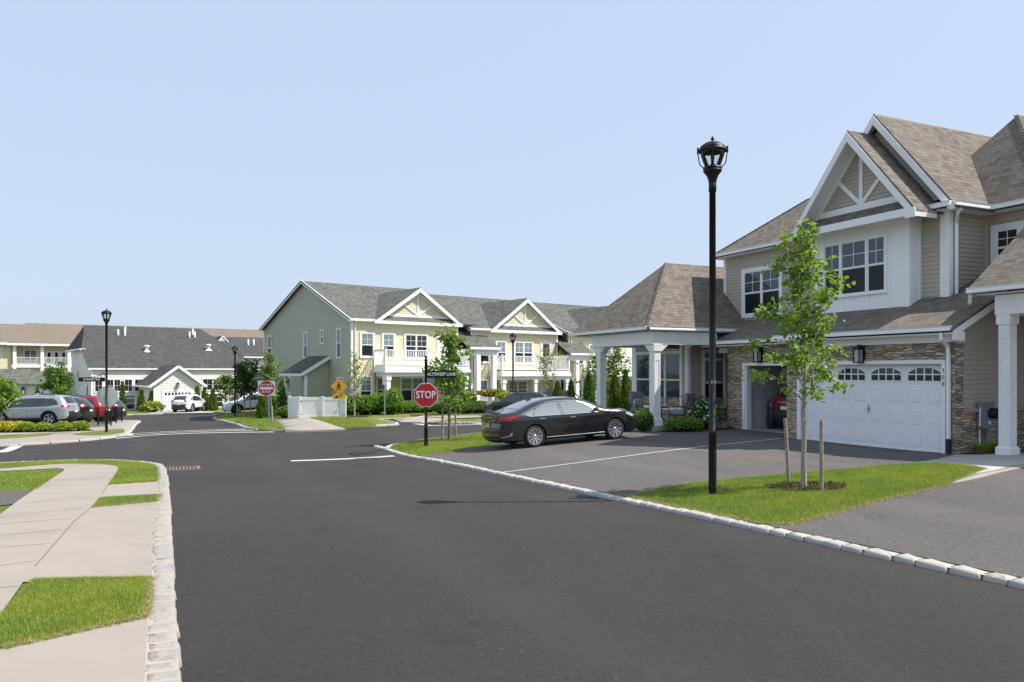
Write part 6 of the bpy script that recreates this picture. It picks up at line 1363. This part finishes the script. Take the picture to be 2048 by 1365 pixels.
# flower boxes and pots on the second house front
b = at(985, 51.2); shrub('long box of orange and green flowers before the second balcony', *b, 1.15, .3, .5, L['lime'], 600, .12, 98, 0, 'planter', flower=L['redp'], nf=260, z=T(*b)+1.0, name='flower_box')
b = at(936, 51.5); shrub('leafy potted plant beside the first entry stairs', *b, .5, .45, 1.3, L['hedge'], 500, .15, 99, .1, 'plant')
b = at(1005, 50.3); shrub('lime shrub below the flower box behind the slate crossover', *b, .6, .5, 1.2, L['lime'], 600, .13, 100, .1)
b = (-10.04+.787*16.3+.55, 48.5+.617*16.3-.8); rs = np.random.RandomState(5); tt = thing('potted_palm', 'yellow-green potted palm standing on the second balcony', 'plant', (b[0], b[1], 1.75))
vs = []; fs = []
for k in range(46):
    a = rs.rand()*2*pi; l = rs.uniform(.7, 1.4); s_ = rs.uniform(.3, .9)
    for j in range(5): q = j/4; r_ = l*q*s_; z_ = .3+l*(1.25*q-.7*q*q*s_); wd = .055*(1-q**2)+.004; vs += [(cos(a)*r_-sin(a)*wd, sin(a)*r_+cos(a)*wd, z_), (cos(a)*r_+sin(a)*wd, sin(a)*r_-cos(a)*wd, z_)]
    fs += [(k*10+2*j, k*10+2*j+1, k*10+2*j+3, k*10+2*j+2) for j in range(4)]
npmesh('fronds', vs, fs, L['gold'], tt); m = MB(); m.lathe([(.0, 0), (.18, 0), (.24, .4), (.2, .4), (0, .36)], (0, 0, 0), 14); m.build('pot', M['plastic'], tt)
# ------------------------------------------------------------------ lamp posts, signs and other street furniture
def lamp(label, x, y, H, off, rz=0.):
    t = thing('street_lamp', label, 'street lamp', (x, y, T(x, y)+off), rz, 'black street lamps'); b = H-.56; ZK = lambda z: b+(z-b)*.715
    zz = lambda P: [(r_, ZK(z_)) if z_ > b-.29 else (r_, z_) for r_, z_ in P]
    m = MB(); m.lathe(zz([(.062, -.1), (.062, .95), (.066, .955), (.066, 1.0), (.052, 1.01), (.050, b-.32), (.06, b-.32), (.06, b-.28), (.055, b-.27)]), n=20); m.box(-.02, .02, -.075, -.04, .42, .75); m.build('post', M['black'], t)
    m = MB(); m.lathe(zz([(.058, b-.28), (.066, b-.2), (.09, b-.1), (.135, b-.02), (.145, b-.0), (.145, b+.025), (.12, b+.03), (.14, b+.035), (.14, b+.09), (.12, b+.095), (0, b+.095)]), n=24); m.build('collar', M['black'], t)
    m = MB(); m.lathe(zz([(.115, b+.09), (.145, b+.2), (.178, b+.33), (.192, b+.44), (.192, b+.455)]), n=28); m.build('globe', M['lampglass'], t)
    m = MB(); m.lathe(zz([(.04, b+.09), (.04, b+.15), (.022, b+.17), (.03, b+.3), (.03, b+.42), (0, b+.42)]), n=12); m.build('lamp_holder', M['iron'], t)
    m = MB(); m.lathe(zz([(.18, b+.42), (.215, b+.425), (.222, b+.44), (.222, b+.475), (.205, b+.485), (.208, b+.5), (.195, b+.535), (.155, b+.585), (.10, b+.63), (.04, b+.655), (.015, b+.66), (.013, b+.675), (.03, b+.705), (.02, b+.74), (.004, b+.785), (0, b+.785)]), n=28); m.build('cap', M['black'], t)
    for k in range(4):
        a = pi/4+k*pi/2+.25; c, q = cos(a), sin(a); m = MB()
        m.tube([(x_, y_, ZK(z_)) for x_, y_, z_ in ((c*.135, q*.135, b+.05), (c*.15, q*.15, b+.1), (c*.195, q*.195, b+.16), (c*.205, q*.205, b+.22), (c*.228, q*.228, b+.44))], .009, 6); m.bar((c*.225, q*.225, ZK(b+.40)), (c*.225, q*.225, ZK(b+.53)), .05, .028, 0, (c, q, 0)); m.build('bracket', M['black'], t)
    return t
b = G(1425, 990, OFF); l1 = lamp('tall black street lamp on the near right lawn, number four on its post', *b, (990-272)/F*b[1], OFF, .3)
text('lamp_number', '04', .085, M['cushs'], (-.012, -.053, (990-765)/F*b[1]), (pi/2, 0, -.3), l1)
b2 = (-17.8*1.04, 34.*1.04); b2 = G(213, 865, .09); H2 = (865-617)/F*b2[1]; lamp('black street lamp at the left corner carrying a street-name blade', *b2, H2, .09)
b3 = at(470, 56.4); lamp('distant black street lamp before the white crossover', *b3, (T(*b3)*-1+CH+53.5/F*b3[1]), 0.)
b4 = at(1026, 48.3); lamp('black street lamp in front of the second yellow gable', *b4, (T(*b4)*-1+CH+79/F*b4[1])-.08, .08)
def board(parent, name, poly, th, mat, o=(0, 0, 0)):
    m = MB(); m.prism(poly, o, (1, 0, 0), (0, 0, 1), (0, 1, 0), th); return m.build(name, mat, parent)
def octo(r): return [(r*cos(pi/8+k*pi/4), r*sin(pi/8+k*pi/4)) for k in range(8)]
def blade(parent, x0, x1, zc, hh, sg=1, flip=False):
    n = board(parent, 'street_name_blade', [(x0, zc-hh), (x1, zc-hh), (x1, zc+hh), (x0, zc+hh)], .03, M['black'], (0, -.015, 0))
    m = MB()                                     # scrollwork above the blade
    k = 1 if sg > 0 else -1; a = x0 if sg > 0 else x1
    for cx, cz, r_, a0, a1 in ((.09, .12, .07, -1.2, 3.6), (.2, .09, .05, 0., 4.4), (.3, .065, .035, -.5, 3.4), (.13, .2, .05, -1.5, 2.5)):
        m.tube([(a+k*(cx+r_*cos(q)), 0, zc+hh-.02+cz*.9+r_*sin(q)*.9) for q in np.linspace(a0, a1, 10)], .011, 5)
    m.tube([(a+k*q*(x1-x0)*.62, 0, zc+hh+.19*(1-q)**1.6) for q in np.linspace(0, 1, 9)], .012, 5); m.build('scrollwork', M['black'], parent)
    text('street_name', 'ALYSWEEP LANE', hh*1.25, M['signwhite'], ((x0+x1)/2, -.0165, zc), (pi/2, 0, 0), parent, xs=.83, thick=.003, bold=.02)
    return n
# stop sign with street-name blade
b = G(852, 893, OFF); k = b[1]/F; t = thing('stop_sign', 'red octagonal stop sign on a fluted black post with street-name blades', 'stop sign', (b[0], b[1], T(*b)+OFF), radians(2))
m = MB(); m.lathe([(.085, -.1), (.085, .04), (.075, .06), (.066, .1), (.058, .55), (.064, .56), (.064, .62), (.05, .64), (.06, .66), (.06, .70), (.046, .72), (.044, (893-722)*k), (.05, (893-722)*k), (.05, (893-719)*k), (.02, (893-718)*k), (.045, (893-716)*k), (.045, (893-714)*k), (.0, (893-711)*k)], n=14); m.build('post', M['black'], t)
zc = (893-790.5)*k; r8 = 23.6*k/cos(pi/8)
board(t, 'octagon_rim', octo(r8), .012, M['signwhite'], (0, -.07, zc)); board(t, 'octagon_face', octo(r8*.945), .006, M['signred'], (0, -.076, zc))
text('stop_text', 'STOP', .325, M['signwhite'], (0, -.079, zc+.0), (pi/2, 0, 0), t, .002, .80, bold=.018)
blade(t, .03, 60*k, (893-749)*k, 7.3*k, 1)
m = MB(); m.prism([(.02, 0), (16.5*k, 0), (16.5*k, 8*k), (.02, 8*k)], (0, -.03, (893-765)*k), (1, 0, 0), (0, 0, 1), (0, 1, 0), .02); m.build('lower_name_blade', M['meter'], t)
# back of a stop sign and a name blade on the left lamp
k = b2[1]/F; z0 = T(*b2)+.09; t = thing('stop_sign', 'grey back of a stop sign fixed to the left lamp post', 'stop sign', (b2[0], b2[1], z0), radians(8)); board(t, 'octagon_face', octo(19.8*k/cos(pi/8)), .012, M['signback'], (0, .1, (865-793.5)*k)); m = MB(); m.box(-.02, .02, .04, .1, (865-803)*k, (865-784)*k); m.build('bracket', M['steel'], t)
t = thing('street_name_sign', 'black ALYSWEEP LANE blade with scrollwork on the left lamp post', 'street sign', (b2[0], b2[1], z0), radians(4)); blade(t, -54*k, -.07, (865-759.5)*k, 4.2*k, -1)
# do not enter
b = G(541, 853.5, FO); k = b[1]/F; t = thing('do_not_enter_sign', 'red and white do-not-enter sign on twin steel posts', 'traffic sign', (b[0], b[1], T(*b)+FO), radians(-4))
for dx in (-.10, .02): m = MB(); m.bar((dx+.08, .02, -.1), (dx-.06, .02, (853-765)*k), .045, .03, 0, (0, 1, 0)); m.build('post', M['steel'], t)
zc = (853-776.5)*k; w = 17.3*k; cx = -.2
board(t, 'sign_plate', [(cx-w, zc-w*.85), (cx+w, zc-w*.85), (cx+w, zc+w*.85), (cx-w, zc+w*.85)], .01, M['signwhite'], (0, -.012, 0))
board(t, 'red_disc', [(cx+w*.93*cos(a), zc+w*.83*sin(a)) for a in np.linspace(0, 2*pi, 36, endpoint=False)], .004, M['signred'], (0, -.016, 0)); board(t, 'white_bar', [(cx-w*.78, zc-w*.14), (cx+w*.78, zc-w*.14), (cx+w*.78, zc+w*.14), (cx-w*.78, zc+w*.14)], .004, M['signwhite'], (0, -.020, 0))
text('sign_text', 'DO NOT', w*.36, M['signwhite'], (cx, -.018, zc+w*.38), (pi/2, 0, 0), t, .003, bold=.008); text('sign_text', 'ENTER', w*.36, M['signwhite'], (cx, -.018, zc-w*.42), (pi/2, 0, 0), t, .003, bold=.008)
# pedestrian crossing
b = G(678, 845, FO); k = b[1]/F; t = thing('pedestrian_crossing_sign', 'yellow diamond pedestrian sign with an arrow plaque on a thin post', 'traffic sign', (b[0], b[1], T(*b)+FO), radians(3))
m = MB(); m.bar((0, .02, -.1), (0, .02, (845-760)*k), .04, .03, 0, (0, 1, 0)); m.build('post', M['steel'], t)
zc = (845-773.5)*k; r = 16.3*k; board(t, 'diamond_plate', [(r, zc), (0, zc+r), (-r, zc), (0, zc-r)], .01, M['signyel'], (0, -.012, 0))
fig = MB(); q = r*1.0
def lim(pts, w_): fig.tube([(x_*q, -.016, zc+z_*q) for x_, z_ in pts], w_*q, 6)
fig.lathe([(0, -.003), (.085*q, -.002), (.085*q, .002), (0, .003)], (-.02*q, -.016, zc+.5*q), 12, 0, False, 1)
lim(((-.02, .36), (.0, .0)), .10); lim(((0, .0), (-.14, -.25), (-.3, -.45)), .055); lim(((0.02, .0), (.13, -.22), (.2, -.5)), .055); lim(((-.02, .3), (-.22, .12), (-.3, -.02)), .042); lim(((0, .3), (.2, .14), (.27, .03)), .042); fig.build('walking_figure', M['ink'], t)
z2 = (845-793.5)*k; board(t, 'arrow_plate', [(-12*k, z2-5.5*k), (12*k, z2-5.5*k), (12*k, z2+5.5*k), (-12*k, z2+5.5*k)], .01, M['signyel'], (0, -.012, 0))
board(t, 'arrow', [(-8*k, z2-3.2*k), (-1.5*k, z2-3.6*k), (-2.6*k, z2-1.6*k), (7*k, z2+2.4*k), (6.2*k, z2+4*k), (-3.5*k, z2+.1*k), (-4.4*k, z2+2.2*k)], .004, M['ink'], (0, -.016, 0))
# no parking sign
b = at(769.5, 45.4); k = b[1]/F; t = thing('parking_sign', 'small white parking sign with red lettering on a grey post', 'traffic sign', (b[0], b[1], T(*b)+.1)); hz = (832-755)*k
m = MB(); m.bar((0, .02, -.1), (0, .02, hz), .075, .05, 0, (0, 1, 0)); m.build('post', M['steel'], t); board(t, 'sign_plate', [(-.13, hz-.47), (.13, hz-.47), (.13, hz), (-.13, hz)], .01, M['signwhite'], (0, -.014, 0))
text('sign_text', 'NO', .09, M['inkred'], (0, -.0155, hz-.1), (pi/2, 0, 0), t, .002); text('sign_text', 'PARKING', .062, M['inkred'], (0, -.0155, hz-.22), (pi/2, 0, 0), t, .002, .85); text('sign_text', 'ANY TIME', .05, M['inkred'], (0, -.0155, hz-.33), (pi/2, 0, 0), t, .002, .85)
# white vinyl bin enclosure
A, B = V(*at(598, 43.6), 0), V(*at(690, 43.9), 0); C_ = A+V(-.617, .787, 0)*1.4; D_ = B+V(-.617, .787, 0)*1.4; zb = T(A.x, A.y)+.09; t = thing('vinyl_enclosure', 'white vinyl bin enclosure with a double gate beside the green end wall', 'fence', (A.x, A.y, zb))
def panel(p, q, name, h=1.17, th=.05):
    p = p-A; q = q-A; p = V(p.x, p.y, 0); q = V(q.x, q.y, 0); m = MB(); d = (q-p).normalized(); n = int((q-p).length/.18)
    for k_ in range(n): a = p.lerp(q, k_/n)+d*.003; e = p.lerp(q, (k_+1)/n)-d*.003; m.bar(a+V(0, 0, .55+h*.0), e+V(0, 0, .55), th*.7, h-.1, 0, (0, 0, 1))
    m.bar(p+V(0, 0, h-.06), q+V(0, 0, h-.06), th+.012, .13); m.bar(p+V(0, 0, .1), q+V(0, 0, .1), th+.012, .13); return m.build(name, M['vinyl'], t)
mid = A.lerp(B, .5)
for p, q, n in ((A, mid, 'gate'), (mid, B, 'gate'), (A, C_, 'fence_panel'), (B, D_, 'fence_panel'), (C_, D_, 'fence_panel')):
    d = (q-p).normalized()*.075; panel(p+d, q-d, n)
for p in (A, B, C_, D_, mid): q = p-A; m = MB(); m.box(q.x-.065, q.x+.065, q.y-.065, q.y+.065, -.1, 1.2); m.box(q.x-.085, q.x+.085, q.y-.085, q.y+.085, 1.2, 1.25); m.build('post', M['vinyl'], t)
for f_ in (.04, .96):
    for z_ in (.25, .95): q = A.lerp(B, f_)-A; m = MB(); m.box(q.x-.03, q.x+.12, q.y-.10, q.y-.07, z_-.02, z_+.02); m.build('hinge', M['steel'], t)
# black iron railings at the left car park
for i, (p, q, w) in enumerate(((at(196, 43.5), at(216, 43.2), 'nearest'), (at(216, 47.5), at(230, 47), 'middle'), (at(231, 52), at(243, 51.4), 'farthest'))):
    p = V(p[0], p[1], 0); q = V(q[0], q[1], 0); q = p+(q-p).normalized()*1.0; z = T(p.x, p.y)+.1; t = thing('iron_railing', '%s black iron railing panel beside the left car park' % w, 'railing', (p.x, p.y, z), 0, 'iron railings by the car park'); m = MB(); e = q-p
    for hgt in (.12, .72): m.bar((0, 0, hgt), (e.x, e.y, hgt), .03, .03)
    for j in range(1, 8): a = e*j/8; m.box(a.x-.009, a.x+.009, a.y-.009, a.y+.009, .12, .72)
    m.build('bars', M['black'], t)
    for a in (V(0, 0, 0), e): m = MB(); m.box(a.x-.03, a.x+.03, a.y-.03, a.y+.03, -.1, 1.0); m.build('post', M['black'], t)
# electric meter on the right house wall
x, y = UV(17.95, 12.02); t = thing('electric_meter', 'grey electric meter box with a round black dial on conduit', 'meter', (x, y, .35), radians(24.9))
m = MB(); m.box(-.19, .17, -.16, .02, 0, .62); m.box(-.21, .19, -.18, -.155, .585, .625); m.build('box', M['meter'], t); m = MB(); m.lathe([(.0, .15), (.10, .15), (.125, .13), (.125, .0)], (.06, -.16, .36), 20, 0, True, 1); m.build('dial', M['black'], t)
m = MB(); m.box(-.04, .1, -.12, 0, -.7, 0); m.build('conduit', M['steel'], t); m = MB(); m.tube([(-.2, -.06, .5), (-.22, -.06, -.7)], .02, 6); m.tube([(-.24, -.08, .05), (-.2, -.1, -.05), (-.18, -.08, -.25), (-.17, -.07, -.7)], .025, 6, 1); m.build('cable', [M['offw'], M['rust']], t); m = MB(); m.lathe([(0, .005), (.055, .005), (.055, 0)], (.0, -.165, .14), 14, 0, True, 1); m.build('tag', M['signwhite'], t)
# porch furniture
def armchair(label, u, v, rz, pillow):
    x, y = UV(u, v); t = thing('patio_chair', label, 'chair', (x, y, -.12), rz, 'cushioned patio chairs on the porch')
    m = MB()
    for sg in (-1, 1):
        m.tube([(sg*.33, .3, 0), (sg*.33, .3, .58), (sg*.33, -.28, .6), (sg*.33, -.33, .3), (sg*.33, -.3, 0)], .018, 6); m.tube([(sg*.33, -.25, .4), (sg*.3, -.42, 1.02)], .018, 6)
        m.tube([(sg*.33, .3, .3), (sg*.33, -.3, .3)], .015, 6)
    m.tube([(-.33, .3, .3), (.33, .3, .3)], .016, 6); m.tube([(-.3, -.42, 1.02), (.3, -.42, 1.02)], .018, 6); m.build('frame', M['iron'], t)
    def pad(name, mat, c, sx, sy, sz, tilt):
        m = MB(); ct, st = cos(tilt), sin(tilt)
        rows = []
        for a in np.linspace(0, pi, 9):
            row = []
            for bb in np.linspace(0, 2*pi, 20, endpoint=False):
                e = lambda q: abs(q)**.45*(1 if q > 0 else -1)
                px_, py_, pz_ = sx*e(sin(a))*e(cos(bb)), sy*e(sin(a))*e(sin(bb)), -sz*e(cos(a)); row.append((c[0]+px_, c[1]+py_*ct-pz_*st, c[2]+py_*st+pz_*ct))
            rows.append(row)
        m.grid(rows, 0, True, True); return m.build(name, mat, t)
    pad('seat_cushion', M['cush'], (0, .02, .39), .30, .32, .09, 0); pad('back_cushion', M['cush'], (0, -.29, .74), .30, .09, .34, -.22)
    if pillow:
        p = pad('pillow', M['cushs'], (0, -.14, .62), .22, .07, .19, -.3)
        for i in (-1, 0, 1): m = MB(); m.box(i*.13-.02, i*.13+.02, -.075, -.04, .48, .76); pad('stripe', M['cush'], (i*.12, -.125, .62), .022, .072, .17, -.3)
armchair('grey cushioned patio chair with striped pillow, left on the porch', 16.5, 24.2, radians(205), True); armchair('grey cushioned patio chair behind the near porch column', 16.75, 22.1, radians(60), False)
x, y = UV(16.6, 23.15); t = thing('patio_table', 'dark round patio table with a white dish between the porch chairs', 'table', (x, y, -.12)); m = MB(); m.lathe([(0, .52), (.36, .52), (.37, .55), (0, .56)], n=24); m.build('table_top', M['iron'], t)
for a in (.5, 2.6, 4.7): m = MB(); m.tube([(.12*cos(a), .12*sin(a), .52), (.1*cos(a), .1*sin(a), .25), (.27*cos(a), .27*sin(a), 0)], .02, 6); m.build('leg', M['iron'], t)
m = MB((x, y, .44)); m.lathe([(0, .0), (.07, .005), (.13, .06), (.125, .065), (.0, .02)], (x, y, .44), 18); tag(m.build('dish', M['signwhite']), 'white dish on the patio table', 'dish')
x, y = UV(16.85, 21.35); t = thing('garden_ornament', 'small red and white garden ornament under the downpipe', 'ornament', (x, y, T(x, y)+OFF)); m = MB(); m.lathe([(0, 0), (.09, .0), (.10, .1), (.07, .2), (.09, .24), (.06, .3), (0, .3)], n=14); m.build('body', M['red'], t); m = MB(); m.lathe([(.05, .3), (.075, .36), (.05, .43), (0, .46)], n=12); m.build('head', M['signwhite'], t)
# things inside the open garage
x, y = UV(19.1, 20.2); t = thing('golf_bag', 'dark blue bag leaning on the left wall of the open garage', 'bag', (x, y, -.24), radians(24.9)); m = MB(); m.lathe([(0, .0), (.15, .01), (.17, .3), (.13, .7), (.15, .85), (.1, .95), (0, .93)], n=14); m.build('body', P['navy'], t); m = MB(); m.tube([(.15, 0, .3), (.24, 0, .5), (.15, 0, .8)], .02, 6); m.build('strap', M['plastic'], t)
x, y = UV(20.6, 20.3); t = thing('storage_box', 'small white storage box on the open garage floor', 'box', (x, y, -.24), radians(24.9)); m = MB(); m.box(-.25, .25, -.14, .12, 0, .26); m.build('body', M['signwhite'], t); m = MB(); m.box(-.26, .26, -.15, .13, .26, .29); m.build('lid', M['pgrey'], t)
# clutter by the houses across the street
x, y = at(256, 84); t = thing('covered_grill', 'dark covered grill on the terrace of the grey house', 'grill', (x, y, T(x, y)+.1)); m = MB(); m.lathe([(.0, 0), (.55, .0), (.6, .9), (.65, 1.1), (.4, 1.5), (0, 1.6)], n=10); m.build('cover', P['navy'], t)
x, y = at(1010-42, 52); t = thing('garden_chair', 'white garden chair before the second house front', 'chair', (x, y, T(x, y)+.1)); m = MB(); m.box(-.28, .28, -.25, .25, .4, .45); m.build('seat', M['white'], t); m = MB(); m.box(-.28, .28, .25, .3, .4, .95); m.build('backrest', M['white'], t)
for a, e in ((-.26, -.23), (.26, -.23), (-.26, .26), (.26, .26)): m = MB(); m.box(a-.025, a+.025, e-.025, e+.025, 0, .4); m.build('leg', M['white'], t)
